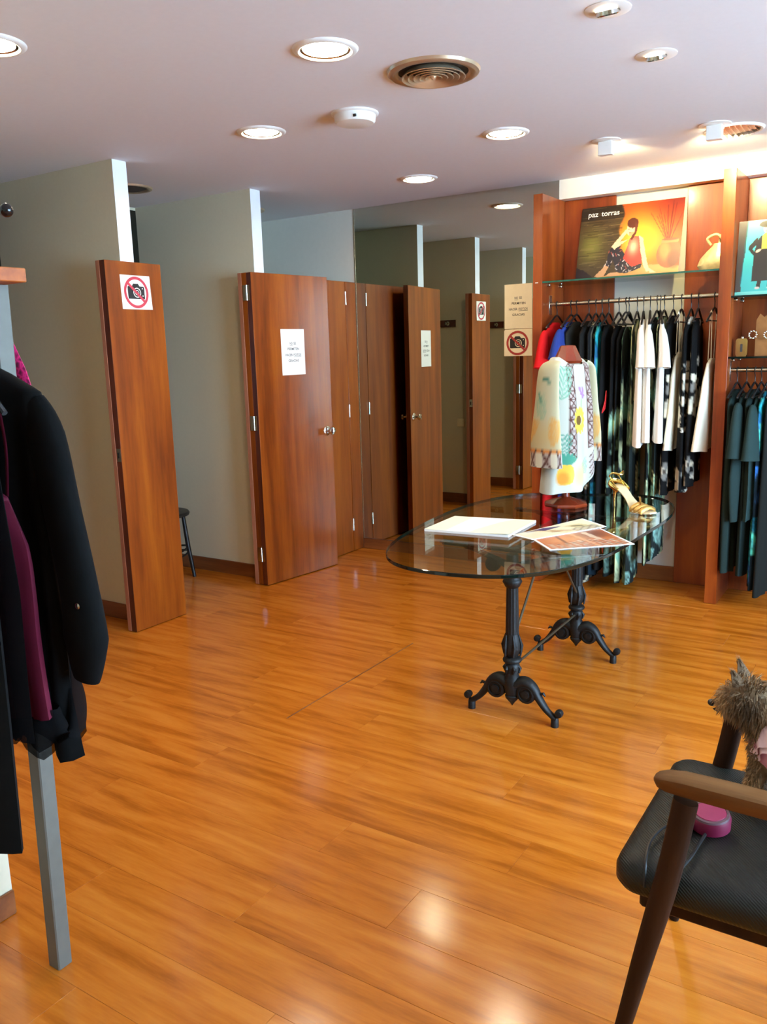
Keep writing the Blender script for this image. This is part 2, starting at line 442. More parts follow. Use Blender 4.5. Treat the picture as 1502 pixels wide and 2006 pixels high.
# ------------------------------------------------------------------ ceiling fittings
WARM = (1.0, .85, .60)
M_lens = emit('lit_lens', WARM, LAMP_E)
M_lens_s = emit('lit_halogen', (1.0, .82, .56), LAMP_E * .55)
M_alu = mat('anodised_aluminium', (206, 186, 156), .3, .7, .04)
M_dark = mat('dark_cavity', (58, 52, 46), .8)
def downlight(x, y, lab, lit=True):
    t = thing('ceiling_downlight', lab, 'light', (x, y, H), 'recessed round downlights' )
    obj('trim_ring', MB().lathe([(.088, 0), (.088, -.006), (.094, -.010), (.106, -.009), (.114, -.003), (.115, 0)], 36, (x, y, H), (False, False)), M_white, t)
    obj('reflector', MB().lathe([(.0885, -.0045), (.080, -.003), (.078, -.001)], 36, (x, y, H), (False, False)), M_chrome, t)
    obj('lens', MB().lathe([(.0785, -.0015), (.05, -.0035), (.001, -.004)], 30, (x, y, H), (False, False)), M_lens, t)
    return t
DL = [(1.841, -2.757, 'large lit ceiling downlight left of the round air vent'),
      (.955, -2.069, 'lit ceiling downlight in front of the first cubicle pier'),
      (1.854, -1.305, 'lit ceiling downlight above the glass table'),
      (.976, -.645, 'lit ceiling downlight closest to the mirror'),
      (1.0, -3.47, 'lit ceiling downlight at the left edge of the photo'),
      (4.6, -2.3, 'lit ceiling downlight out of view toward the shop window'),
      (4.4, -5.6, 'lit ceiling downlight out of view behind the camera')]
for x, y, l in DL: downlight(x, y, l)

def spot(name, o, target, power, size=1.1, blend=.6, parent=None, col=(1, .82, .52)):
    d = bpy.data.lights.new(name, 'SPOT'); d.energy = power; d.spot_size = size; d.spot_blend = blend; d.color = col; d.shadow_soft_size = .025
    ob = bpy.data.objects.new(name, d); COL.objects.link(ob)
    b = WL[parent.name]; ob.parent = parent
    ob.location = Vector(o) - b
    ob.rotation_euler = (Vector(target) - Vector(o)).to_track_quat('-Z', 'Y').to_euler()
    return ob
def halogen(x, y, r, lab, target, pw):
    t = thing('ceiling_halogen', lab, 'light', (x, y, H), 'small tilting halogen spots')
    obj('trim_ring', MB().lathe([(.036, 0), (.038, -.006), (r * .8, -.006), (r, -.002), (r, 0)], 32, (x, y, H), (False, False)), M_white, t)
    mb = MB(); mb.M = Matrix.Translation((x, y, H - .006)) @ Matrix.Rotation(.35, 4, 'X')
    mb.lathe([(.036, .004), (.037, -.008), (.030, -.012), (.028, -.006)], 24, caps=(False, False))
    obj('gimbal', mb, M_chrome, t)
    mb = MB(); mb.M = Matrix.Translation((x, y, H - .006)) @ Matrix.Rotation(.35, 4, 'X')
    mb.lathe([(.029, -.008), (.001, -.009)], 20, caps=(False, False))
    obj('lens', mb, M_lens_s, t)
    spot('halogen_beam', (x, y, H - .05), target, SPOT_W * pw, 1.0, .7, t)
halogen(2.746, -2.498, .072, 'small tilted halogen at the top of the photo', (2.6, -.2, 1.0), .9)
halogen(2.756, -1.978, .074, 'small pinkish-rimmed halogen below the other halogen', (2.3, -1.4, .9), .15)
def square_spot(x, y, lab, targets):
    t = thing('square_spotlight', lab, 'light', (x, y, H), 'white square ceiling spots')
    obj('mounting_plate', MB().lathe([(.075, 0), (.075, -.004), (.07, -.006), (.001, -.006)], 28, (x, y, H), (False, False)), M_white, t)
    obj('housing', MB().box(x - .036, x + .036, y - .02, y + .022, H - .072, H - .006, .002), M_white, t)
    obj('lamp_face', MB().box(x - .028, x + .028, y + .0225, y + .0235, H - .062, H - .018), M_lens_s, t)
    for tg, pw in targets:
        spot('spot_beam', (x, y + .05, H - .045), tg, pw, 1.5, .8, t, (1, .80, .42))
square_spot(2.196, -.828, 'white square ceiling spot aimed at the large poster', [((2.15, .1, 2.45), SPOT_W)])
square_spot(2.72, -.80, 'white square ceiling spot next to the louvred fitting', [((2.66, -.1, 2.40), SPOT_W * 2.6)])
x, y = 2.777, -.63
t = thing('louvred_downlight', 'unlit louvred ceiling fitting with a mirrored interior', 'light', (x, y, H))
obj('trim_ring', MB().lathe([(.118, 0), (.120, -.008), (.132, -.010), (.141, -.003), (.141, 0)], 36, (x, y, H), (False, False)), M_white, t)
obj('reflector', MB().lathe([(.118, -.001), (.001, -.001)], 36, (x, y, H), (False, False)), M_chrome, t)
for i in range(-4, 5):
    w_ = math.sqrt(max(.117 ** 2 - (i * .026) ** 2, 0))
    obj('louvre', MB().box(x + i * .026 - .001, x + i * .026 + .001, y - w_, y + w_, H - .014, H - .0015), M_chrome, t)

x, y = 2.023, -2.322
t = thing('ceiling_air_vent', 'round metal ceiling air vent with concentric rings', 'vent', (x, y, H))
obj('outer_ring', MB().lathe([(.132, -.004), (.140, -.012), (.158, -.016), (.172, -.010), (.177, 0)], 48, (x, y, H), (False, False)), M_alu, t)
obj('cavity', MB().lathe([(.134, -.001), (.001, -.001)], 40, (x, y, H), (False, False)), M_dark, t)
for r0 in (.122, .100, .078, .056, .034):
    obj('ring', MB().lathe([(r0, -.024), (r0 - .003, -.026), (r0 - .022, -.006), (r0 - .019, -.004), (r0, -.024)], 44, (x, y, H), (False, False)), M_alu, t)
obj('hub', MB().lathe([(.0135, -.006), (.012, -.022), (.006, -.029), (.001, -.031)], 24, (x, y, H)), M_alu, t)
for x, y, l in ((-.545, -1.585, 'round vent in the ceiling of the cubicle with the black chair'), (-.56, -.515, 'round vent in the ceiling of the closed cubicle'), (-.61, -2.62, 'round vent in the ceiling of the cubicle at the left edge')):
    t = thing('cubicle_vent', l, 'vent', (x, y, H), 'cubicle ceiling vents')
    obj('outer_ring', MB().lathe([(.115, -.003), (.125, -.010), (.145, -.010), (.15, 0)], 40, (x, y, H), (False, False)), M_alu, t)
    obj('vent_plate', MB().lathe([(.116, -.002), (.09, -.010), (.06, -.004), (.03, -.012), (.001, -.010)], 36, (x, y, H), (False, False)), M_dark, t)
x, y = 1.472, -2.045
t = thing('smoke_detector', 'white smoke detector between two downlights', 'detector', (x, y, H))
obj('base_plate', MB().lathe([(.104, 0), (.104, -.006), (.098, -.010), (.07, -.010)], 36, (x, y, H), (False, False)), M_white, t)
obj('cover', MB().lathe([(.092, -.0095), (.090, -.034), (.082, -.043), (.05, -.047), (.001, -.048)], 36, (x, y, H), (False, False)), M_white, t)
obj('indicator', MB().box(x + .045, x + .058, y - .081, y - .074, H - .036, H - .026), M_ink, t)

# ------------------------------------------------------------------ printed notices
_txt = {}
def text_shape(body):
    if body not in _txt:
        c = bpy.data.curves.new('lettering', 'FONT'); c.body = body; c.size = 1.0; c.offset = .012; c.resolution_u = 3
        o = bpy.data.objects.new('lettering', c); COL.objects.link(o)
        bpy.context.view_layer.update()
        me = bpy.data.meshes.new_from_object(o.evaluated_get(bpy.context.evaluated_depsgraph_get()))
        vs = [v.co.copy() for v in me.vertices]; fs = [tuple(p.vertices) for p in me.polygons]
        COL.objects.unlink(o); bpy.data.objects.remove(o); bpy.data.curves.remove(c); bpy.data.meshes.remove(me)
        _txt[body] = (vs, fs)
    return _txt[body]
def put_text(mb, body, x, y, width, z=.0006, h=None):
    vs, fs = text_shape(body)
    x0 = min(v.x for v in vs); x1 = max(v.x for v in vs); k = width / (x1 - x0)
    ky = (h / .7) if h else k
    mb.add([(x + (v.x - x0) * k, y + v.y * ky, z) for v in vs], fs)
def sheet_grid(mb, w, h, bend, z=0., n=10):
    vs, fs = [], []
    for j in range(n + 1):
        for i in range(n + 1):
            u, v = i / n, j / n
            vs.append(((u - .5) * w, (v - .5) * h, z + bend(u, v)))
    for j in range(n):
        for i in range(n): fs.append((j * (n + 1) + i, j * (n + 1) + i + 1, (j + 1) * (n + 1) + i + 1, (j + 1) * (n + 1) + i))
    b = len(vs)
    return mb.add(vs, fs)
def notice_text(F, w, h, lab, paper):
    o = F.translation
    t = thing('paper_notice', lab, 'notice', o, 'no-photos notices')
    mb = MB(); mb.M = F; mb.box(-w / 2, w / 2, -h / 2, h / 2, 0.0004, .0012)
    obj('sheet', mb, paper, t)
    H_ = .052 * h; z = .0015
    Y = lambda f: h / 2 - f * h
    for f, words, under in ((.335, (('NO', -.135, .115), ('SE', .03, .10)), (-.14, -.015)), (.455, (('PERMITEN', -.235, .49),), None),
                            (.585, (('HACER', -.335, .30), ('FOTOS', .015, .32)), (.01, .34)), (.71, (('GRACIAS', -.215, .44),), None)):
        for wd, x0, ww in words:
            mb = MB(); mb.M = F; put_text(mb, wd, x0 * w, Y(f), ww * w, z, H_)
            obj('printed_word', mb, M_ink, t, smooth=False)
        if under:
            y = Y(f) - .014 * h; x0, x1 = under
            mb = MB(); mb.M = F; mb.add([(x0 * w, y, z), (x1 * w, y, z), (x1 * w, y - .007 * h, z), (x0 * w, y - .007 * h, z)], [(0, 1, 2, 3)])
            obj('underline', mb, M_ink, t, smooth=False)
    return t
def notice_symbol(F, w, h, lab, paper, red, bend=None):
    t = thing('no_photo_sign', lab, 'notice', F.translation, 'no-photos notices')
    bend = bend or (lambda u, v: .0006)
    mb = MB(); mb.M = F; sheet_grid(mb, w, h, bend, .0006)
    b = len(mb.v); n = 11
    obj('sheet', mb, paper, t)
    s = w
    Z = lambda x, y: bend(x / w + .5, y / h + .5) + .0006
    def flat(mb, poly, dz, holes=None):
        mb.add([(x, y, Z(x, y) + dz) for x, y in poly], [tuple(range(len(poly)))])
    cam_ = MB(); cam_.M = F
    B = [(-.27, -.16), (.27, -.16), (.28, -.12), (.28, .15), (.24, .17), (.13, .17), (.085, .235), (-.085, .235), (-.13, .17), (-.16, .17), (-.17, .19), (-.235, .19), (-.245, .17), (-.28, .15), (-.28, -.12)]
    flat(cam_, [(x * s, y * s - .01 * s) for x, y in B], .0006)
    obj('camera_icon', cam_, M_ink, t, smooth=False)
    wl = MB(); wl.M = F
    def ring(mb, cx, cy, r0, r1, dz, n=44):
        vs = []
        for k in range(n):
            a = 2 * PI * k / n
            for r in (r0, r1):
                x, y = cx + r * math.cos(a), cy + r * math.sin(a); vs.append((x, y, Z(x, y) + dz))
        mb.add(vs, [(2 * k, 2 * k + 1, (2 * k + 3) % (2 * n), (2 * k + 2) % (2 * n)) for k in range(n)])
    ring(wl, .03 * s, -.005 * s, .105 * s, .128 * s, .001); ring(wl, .03 * s, -.005 * s, .052 * s, .068 * s, .001)
    flat(wl, [(.2 * s, .09 * s), (.235 * s, .09 * s), (.235 * s, .12 * s), (.2 * s, .12 * s)], .001)
    flat(wl, [(.2 * s, -.1 * s), (.235 * s, -.1 * s), (.235 * s, -.07 * s), (.2 * s, -.07 * s)], .001)
    obj('lens_rings', wl, paper, t, smooth=False)
    rd = MB(); rd.M = F
    ring(rd, 0, 0, .335 * s, .41 * s, .0014, 56)
    a = math.radians(-42); c_, s_ = math.cos(a), math.sin(a)
    flat(rd, [(x * c_ - y * s_, x * s_ + y * c_) for x, y in ((-.345 * s, -.035 * s), (.345 * s, -.035 * s), (.345 * s, .035 * s), (-.345 * s, .035 * s))], .0014)
    obj('prohibition_ring', rd, red, t, smooth=False)
    return t
R_, U_ = Vector((1, 0, 0)), Vector((0, 0, 1))
notice_text(frame((1, 0, 0), (0, 0, 1), (0, -1, 0), (1.350, -.0006, 1.790)), .200, .290, 'cream paper notice taped on the mirror, above the no-camera sign', M_paper_y)
notice_symbol(frame((1, 0, .0), (0, 0, 1), (0, -1, 0), (1.345, -.0006, 1.5505)), .196, .170, 'square no-camera sign taped on the mirror under the text notice', M_paper_y, M_inkrust)
obj('backing_sheet', MB().box(1.252, 1.449, -.0006, -.0001, 1.465, 1.642), M_paper_y, bpy.data.objects['no_photo_sign'])
th = -.128
n2 = (math.cos(th), math.sin(th), 0); r2 = (-math.sin(th), math.cos(th), 0)
fx = .0415 + .043 * math.cos(th)
def on_door2(dy, z): # dy along the leaf from its hinge
    return (.0415 + .043 * n2[0] + dy * r2[0], -1.2105 + .043 * n2[1] + dy * r2[1], z)
notice_text(frame(r2, (0, 0, 1), n2, on_door2(.335, 1.533)), .212, .298, 'white printed notice taped on the open cherry door', M_paper)
notice_symbol(frame((0, 1, 0), (.0, -.02, 1), (1, 0, 0), (.0413, -2.100, 1.872)), .203, .178, 'white no-camera sign on the narrow cherry pier', M_paper, M_inkred, lambda u, v: .0008 + .006 * max(0, u - .55) ** 2 * 4 * (1 - v) ** 2)

# coat hooks and switch inside the cubicles
for yy, l in ((Y1 + T, 'dark coat-hook board on the wall of the cubicle with the black chair'), (Y0 + T, 'dark coat-hook board on the wall of the cubicle before it')):
    t = thing('coat_hook_board', l, 'coat hook', (-.35, yy, 1.77), 'cubicle coat hooks')
    obj('board', MB().box(-.52, -.212, yy, yy + .018, 1.735, 1.800, .002), M_cherry_d, t)
    for x in (-.29, -.44):
        mb = MB(); mb.M = frame((-1, 0, 0), (0, 0, 1), (0, 1, 0), (x, yy + .018, 1.768))
        mb.lathe([(.020, 0), (.020, .004), (.008, .007), (.007, .03), (.012, .036), (.013, .043), (.001, .046)], 18)
        obj('hook', mb, M_steel, t)
t = thing('light_switch', 'cream square light switch low on the cubicle wall', 'switch', (-.165, Y1 + T, .805))
obj('plate', MB().box(-.205, -.125, Y1 + T, Y1 + T + .008, .765, .845, .002), M_paper_y, t)
obj('rocker', MB().box(-.19, -.14, Y1 + T + .008, Y1 + T + .0105, .78, .83, .001), M_paper_y, t)

# black chair in the open cubicle
cx, cy = -.71, -1.375
t = thing('cubicle_chair', 'black wooden chair half hidden behind the narrow cherry pier', 'chair', (cx, cy, 0))
obj('seat', MB().lathe([(.001, .470), (.15, .474), (.182, .470), (.19, .458), (.185, .445), (.15, .44), (.001, .44)], 36, (cx, cy, 0)), M_black, t)
for a in (.62, 2.3, 3.85, 5.45):
    obj('leg', MB().tube([(cx + .145 * math.cos(a), cy + .145 * math.sin(a), .445), (cx + .165 * math.cos(a), cy + .165 * math.sin(a), .22), (cx + .195 * math.cos(a), cy + .195 * math.sin(a), 0)], [.013, .016, .012], 10), M_black, t)
for z, r in ((.165, .160), (.20, .157)):
    obj('foot_ring', MB().tube([(cx + r * math.cos(2 * PI * k / 30), cy + r * math.sin(2 * PI * k / 30), z + .012 * math.sin(4 * PI * k / 30)) for k in range(30)], .007, 6, wrap=True, up=(0, 0, 1)), M_black, t)
for s in (-1, 1):
    obj('back_post', MB().tube([(cx - .14, cy + .10 * s, .45), (cx - .19, cy + .13 * s, .62), (cx - .21, cy + .14 * s, .80)], [.011, .011, .01], 8), M_black, t)
obj('back_rail', MB().tube([(cx - .12, cy - .22, .685), (cx - .19, cy - .16, .69), (cx - .215, cy, .70), (cx - .19, cy + .16, .69)], .016, 8), M_black, t)

# ------------------------------------------------------------------ painted prints (flat colour patterns for cloth and card)
class Canvas:
    def __init__(s, w, h, bg):
        s.w, s.h = w, h
        s.a = np.empty((h, w, 3), np.float32); s.a[:] = bg
        s.Y, s.X = np.mgrid[0:h, 0:w].astype(np.float32)
        s.Y = h - 1 - s.Y            # y up
    def mask(s, m, col, al=1.0):
        m = np.clip(m, 0, 1)[..., None] * al
        s.a = s.a * (1 - m) + np.array(col, np.float32) * m
    def ell(s, x, y, rx, ry, col, ang=0, soft=.6, al=1.0):
        c, q = math.cos(ang), math.sin(ang)
        dx, dy = s.X - x, s.Y - y
        u, v = (dx * c + dy * q) / rx, (-dx * q + dy * c) / ry
        s.mask((1 - np.sqrt(u * u + v * v)) * min(rx, ry) / max(soft, 1e-3) + .5, col, al)
    def glow(s, x, y, rx, ry, col, al=1.0):
        s.mask(np.exp(-(((s.X - x) / rx) ** 2 + ((s.Y - y) / ry) ** 2)), col, al)
    def poly(s, pts, col, al=1.0):
        ins = np.zeros(s.X.shape, bool); n = len(pts)
        for i in range(n):
            (x1, y1), (x2, y2) = pts[i], pts[(i + 1) % n]
            if y1 == y2: continue
            c = ((s.Y >= min(y1, y2)) & (s.Y < max(y1, y2)) & (s.X < (s.Y - y1) * (x2 - x1) / (y2 - y1) + x1))
            ins ^= c
        s.mask(ins.astype(np.float32), col, al)
    def line(s, x1, y1, x2, y2, w, col, al=1.0):
        dx, dy = x2 - x1, y2 - y1; L = dx * dx + dy * dy + 1e-6
        t = np.clip(((s.X - x1) * dx + (s.Y - y1) * dy) / L, 0, 1)
        d = np.sqrt((s.X - x1 - t * dx) ** 2 + (s.Y - y1 - t * dy) ** 2)
        s.mask(w - d + .5, col, al)
    def leaflet(s, x, y, ang, L, w, col, al=1.0):
        s.ell(x + L / 2 * math.cos(ang), y + L / 2 * math.sin(ang), L / 2, w, col, ang, .8, al)
    def palm(s, x, y, ang, L, col, n=9, al=1.0):
        for i in range(n):
            t = i / (n - 1); px, py = x + L * t * math.cos(ang), y + L * t * math.sin(ang)
            l = L * (.55 * math.sin(PI * min(1, .25 + t * .75)) + .08)
            for sg in (-1, 1): s.leaflet(px, py, ang + sg * .62, l * 1.1, L * .024 + .35, col, al)
        s.line(x, y, px, py, .35, col, al)
    def noise(s, sx, sy, amp, seed=0):
        r = np.random.RandomState(seed); g = r.rand(max(2, int(s.h / sy) + 2), max(2, int(s.w / sx) + 2))
        yi, xi = np.mgrid[0:s.h, 0:s.w]
        fy, fx = yi / sy, xi / sx; y0, x0 = fy.astype(int), fx.astype(int); ty, tx = fy - y0, fx - x0
        v = g[y0, x0] * (1 - ty) * (1 - tx) + g[y0, x0 + 1] * (1 - ty) * tx + g[y0 + 1, x0] * ty * (1 - tx) + g[y0 + 1, x0 + 1] * ty * tx
        s.a = np.clip(s.a * (1 + amp * (v - .5)[..., None] * 2), 0, 255)
    def get(s, u, v):
        """u, v in 0..1 (arrays) -> linear colour"""
        xi = np.clip((np.asarray(u) * (s.w - 1)).round().astype(int), 0, s.w - 1)
        yi = np.clip(((1 - np.asarray(v)) * (s.h - 1)).round().astype(int), 0, s.h - 1)
        c = s.a[yi, xi] / 255.0
        return np.where(c <= .04045, c / 12.92, ((c + .055) / 1.055) ** 2.4)
def picture(name, cv, F, w, h, parent, nx, ny, z=.0004, bend=None):
    mb = MB(); mb.M = F
    jj, ii = np.mgrid[0:ny + 1, 0:nx + 1]
    u, v = (ii / nx).ravel(), (jj / ny).ravel()
    vs = [((a - .5) * w, (b - .5) * h, z + (bend(a, b) if bend else 0)) for a, b in zip(u, v)]
    fs = [(j * (nx + 1) + i, j * (nx + 1) + i + 1, (j + 1) * (nx + 1) + i + 1, (j + 1) * (nx + 1) + i) for j in range(ny) for i in range(nx)]
    mb.add(vs, fs, 0, [tuple(c) for c in cv.get(u, v)])
    return obj(name, mb, M_print, parent, vcol=True, smooth=False)

# ------------------------------------------------------------------ cherry wall unit
t = thing('wall_unit', 'cherry wood wall display unit with tall uprights beside the mirror', 'shelving', (2.2, -.1, 0))
YB = .08
def up(x0, x1): return obj('upright', MB().box(x0, x1, -.29, .0985, .002, 2.4325, .0015), M_shelfwood, t)
uA = up(1.5745, 1.6335)
up(2.669, 2.735); up(3.77, 3.835)
obj('cable_clip', MB().box(1.590, 1.608, -.2935, -.2902, 1.908, 1.913), M_white, uA)
for x0, x1 in ((1.6345, 1.966), (2.400, 2.668), (2.736, 3.07), (3.44, 3.769)):
    obj('back_panel', MB().box(x0, x1, YB, .0985, .002, 2.4325, .001), M_shelfwood, t)
def gshelf(x0, x1, z, lab, mat_top, mat_edge):
    s = thing('glass_shelf', lab, 'shelf', ((x0 + x1) / 2, -.1, z), 'glass shelves of the wall unit')
    obj('glass_pane', MB().box(x0 + .001, x1 - .001, -.284, YB - .001, z - .010, z), mat_top, s, smooth=False)
    obj('front_edge', MB().box(x0 + .001, x1 - .001, -.2875, -.2841, z - .010, z), mat_edge, s, smooth=False)
    for x, sg in ((x0, 1), (x1, -1)):
        for y in (-.20, .0):
            mb = MB(); mb.M = frame((0, 1, 0), (0, 0, 1), (sg, 0, 0), (x + .0004 * sg, y, z - .019))
            obj('shelf_stud', mb.lathe([(.0085, 0), (.0085, .016), (.006, .019), (.001, .019)], 12), M_steel, s)
    return s
gshelf(1.6335, 2.669, 1.917, 'clear glass shelf under the large orange poster', M_glass, M_shelfedge)
M_smoke = glass('smoked_glass', (.22, .25, .24))
gshelf(2.735, 3.77, 1.767, 'glass shelf under the teal poster right of the middle upright', M_smoke, M_glassedge)
gshelf(2.735, 3.77, 1.437, 'glass shelf with the gold flask right of the middle upright', M_smoke, M_glassedge)
def rail(x0, x1, y, z, lab):
    s = thing('hanging_rail', lab, 'rail', ((x0 + x1) / 2, y, z), 'steel hanging rails')
    mb = MB(); mb.M = frame((0, 1, 0), (0, 0, 1), (1, 0, 0), (0, y, z))
    obj('tube', mb.lathe([(.0125, x0 + .003), (.0125, x1 - .003)], 16), M_steel, s)
    for x, sg in ((x0, 1), (x1, -1)):
        a, b = sorted((x + .0004 * sg, x + .0034 * sg))
        obj('bracket', MB().box(a, b, y - .02, y + .02, z - .065, z + .055, .001), M_steel, s)
    return s
RZ, RY = 1.7825, -.15
rail(1.6335, 2.669, RY, RZ, 'steel rail carrying the row of prints and white tops')
RZ2 = 1.362
rail(2.735, 3.77, RY - .05, RZ2, 'steel rail carrying the dark green tops')

# ------------------------------------------------------------------ posters
cv = Canvas(252, 184, (196, 84, 28))
cv.mask((cv.X > 0) * 1.0, (186, 70, 22)); cv.glow(150, 96, 62, 60, (250, 196, 60)); cv.glow(160, 70, 40, 46, (250, 176, 50), .6)
cv.glow(240, 190, 70, 50, (110, 26, 18), .9)
m = np.clip((104 + 5 * np.sin(cv.Y * .09) - cv.X) / 5 + .5, 0, 1)
cv.mask(m, (74, 58, 36)); cv.mask(m * np.exp(-(((cv.X - 34) / 30) ** 2 + ((cv.Y - 84) / 40) ** 2)), (132, 128, 58), .9)
cv.mask(m * (cv.Y > 150), (36, 28, 20), .7)
r8 = np.random.RandomState(4)
for i in range(150):
    y0, x0, l = r8.uniform(22, 182), r8.uniform(0, 96), r8.uniform(10, 50)
    cv.line(x0, y0, min(x0 + l, 106), y0 + r8.uniform(-1, 1), r8.uniform(.2, .7), [(38, 28, 18), (150, 128, 84), (96, 76, 46)][i % 3], .6)
cv.line(52, 26, 52, 176, .4, (190, 172, 120), .8)
cv.poly([(0, 0), (252, 0), (252, 22), (180, 30), (100, 16), (60, 6), (0, 0)], (206, 150, 84))
cv.glow(200, 18, 60, 10, (224, 170, 96), .7)
cv.poly([(0, 0), (0, 34), (20, 26), (44, 8), (40, 0)], (44, 32, 34))
# jar with red canes
for i in range(16):
    a = r8.uniform(-.34, .34); cv.line(222 + a * 20, 84, 222 + a * 150, 84 + r8.uniform(60, 100), .7, [(150, 26, 22), (196, 50, 34), (96, 18, 20)][i % 3], .9)
cv.ell(225, 52, 29, 34, (150, 82, 42)); cv.ell(214, 60, 12, 22, (206, 132, 66), .2, 9, .8); cv.ell(238, 38, 16, 20, (104, 52, 28), 0, 8, .7)
cv.poly([(206, 78), (245, 78), (246, 86), (205, 86)], (188, 122, 70)); cv.ell(226, 86, 20, 3, (120, 64, 34))
# seated woman
_op, _oe, _og = cv.poly, cv.ell, cv.glow
HK = 1.22
cv.poly = lambda p, c, al=1.0: _op([(x, y * HK) for x, y in p], c, al)
cv.ell = lambda x, y, rx, ry, c, ang=0, soft=.6, al=1.0: _oe(x, y * HK, rx, ry * HK * .92, c, ang, soft, al)
cv.glow = lambda x, y, rx, ry, c, al=1.0: _og(x, y * HK, rx, ry * HK, c, al)
SK, SKD = (246, 206, 160), (214, 160, 112)
cv.poly([(60, 4), (72, 8), (84, 28), (78, 36), (66, 22), (48, 8)], SKD)
cv.poly([(74, 28), (80, 60), (96, 68), (112, 58), (126, 40), (164, 26), (160, 18), (128, 10), (104, 12), (98, 26), (90, 40), (86, 24)], (44, 40, 48))
for i in range(90):
    x0, y0 = r8.uniform(66, 162), r8.uniform(10, 82)
    if cv.a[int(183 - y0), int(x0)].sum() < 160: cv.line(x0, y0, x0 + r8.uniform(-6, 6), y0 + r8.uniform(2, 7), .7, [(238, 224, 214), (206, 90, 70)][i % 4 == 0], .95)
cv.poly([(84, 12), (104, 14), (112, 8), (96, 5), (78, 8)], SKD)
cv.poly([(116, 40), (128, 78), (134, 84), (152, 82), (158, 60), (164, 28), (140, 22)], (222, 66, 52)); cv.glow(138, 62, 12, 16, (252, 214, 170), .9)
cv.poly([(150, 84), (160, 78), (172, 40), (180, 18), (186, 12), (176, 10), (166, 24), (156, 56)], SK)
cv.poly([(128, 80), (104, 66), (92, 60), (84, 66), (116, 98), (124, 96), (104, 74), (124, 78)], SK)
cv.ell(129, 97, 11, 14, SK, .1); cv.poly([(124, 84), (140, 84), (138, 92), (126, 92)], SKD)
cv.ell(132, 110, 14, 11, (92, 44, 30), -.2); cv.poly([(138, 112), (146, 104), (142, 88), (134, 76), (128, 78), (138, 92)], (104, 50, 34))
cv.ell(124, 98, 1.6, 1.0, (90, 60, 46)); cv.ell(132, 99, 1.6, 1.0, (90, 60, 46)); cv.ell(127, 91, 2.6, 1.0, (190, 80, 70))
cv.poly([(180, 18), (194, 10), (200, 8), (184, 8)], SK)
lean = math.radians(14.5)
PF = frame((1, 0, 0), (0, math.sin(lean), math.cos(lean)), (0, -math.cos(lean), math.sin(lean)), (2.075, -.056 + .2325 * math.sin(lean), 1.9185 + .2325 * math.cos(lean)))
t = thing('poster', 'large orange poster of a seated woman leaning on the glass shelf', 'poster', (2.075, -.05, 1.918))
mb = MB(); mb.M = PF; mb.box(-.315, .315, -.2325, .2325, -.005, 0, .0008)
obj('board', mb, M_paper, t)
picture('printed_picture', cv, PF, .63, .465, t, 210, 154)
for wd, x0, ww, hh in (('paz', -.270, .062, .030), ('torras', -.188, .114, .026)):
    mb = MB(); mb.M = PF; put_text(mb, wd, x0, .172, ww, .0011)
    obj('printed_word', mb, M_paper, t, smooth=False)

cv = Canvas(170, 160, (64, 190, 176)); cv.glow(60, 150, 90, 50, (110, 214, 190), .6); cv.glow(90, 20, 90, 40, (46, 176, 172), .7)
cv.poly([(0, 8), (0, 160), (18, 160), (16, 90), (10, 30), (12, 8)], (62, 58, 54)); cv.line(18, 158, 10, 26, 1.2, (20, 90, 92), .8)
cv.poly([(0, 0), (170, 0), (170, 8), (12, 8), (0, 6)], (120, 216, 200))
_sx = -34
_op, _oe = cv.poly, cv.ell
cv.poly = lambda p, c, al=1.0: _op([(x + _sx, y) for x, y in p], c, al)
cv.ell = lambda x, y, *r_, **k_: _oe(x + _sx, y, *r_, **k_)
BK = (36, 34, 34)
cv.poly([(66, 30), (68, 92), (74, 116), (80, 126), (104, 126), (110, 112), (116, 92), (118, 30)], BK)
cv.poly([(74, 124), (58, 106), (56, 98), (66, 84), (72, 88), (64, 98), (76, 110)], BK); cv.poly([(106, 122), (124, 104), (126, 96), (114, 84), (110, 88), (118, 97), (106, 110)], BK)
cv.ell(76, 94, 6, 3, (232, 196, 160), .5); cv.ell(110, 93, 6, 3, (232, 196, 160), -.5)
cv.poly([(82, 98), (82, 124), (92, 134), (102, 124), (102, 98)], (236, 214, 76)); cv.ell(92, 140, 8, 10, (232, 196, 160)); cv.ell(90, 150, 15, 7, (62, 60, 48), .15)
cv.poly([(76, 14), (78, 32), (86, 32), (84, 14)], BK); cv.poly([(98, 14), (98, 32), (106, 32), (104, 14)], BK); cv.ell(78, 14, 5, 3, (210, 190, 176)); cv.ell(102, 14, 5, 3, (210, 190, 176))
cv.ell(88, 143, 1.4, 1, (70, 50, 44)); cv.ell(95, 143, 1.4, 1, (70, 50, 44)); cv.ell(92, 135, 2.6, 1, (180, 60, 60))
PF = frame((1, 0, 0), (0, .10, .995), (0, -.995, .10), (2.955, -.215 + .02, 1.7685 + .1995))
t = thing('poster', 'teal poster of a woman in black standing right of the upright', 'poster', (2.955, -.2, 1.768))
mb = MB(); mb.M = PF; mb.box(-.215, .215, -.199, .199, -.005, 0, .0008); obj('board', mb, M_paper, t)
picture('printed_picture', cv, PF, .43, .398, t, 150, 140)

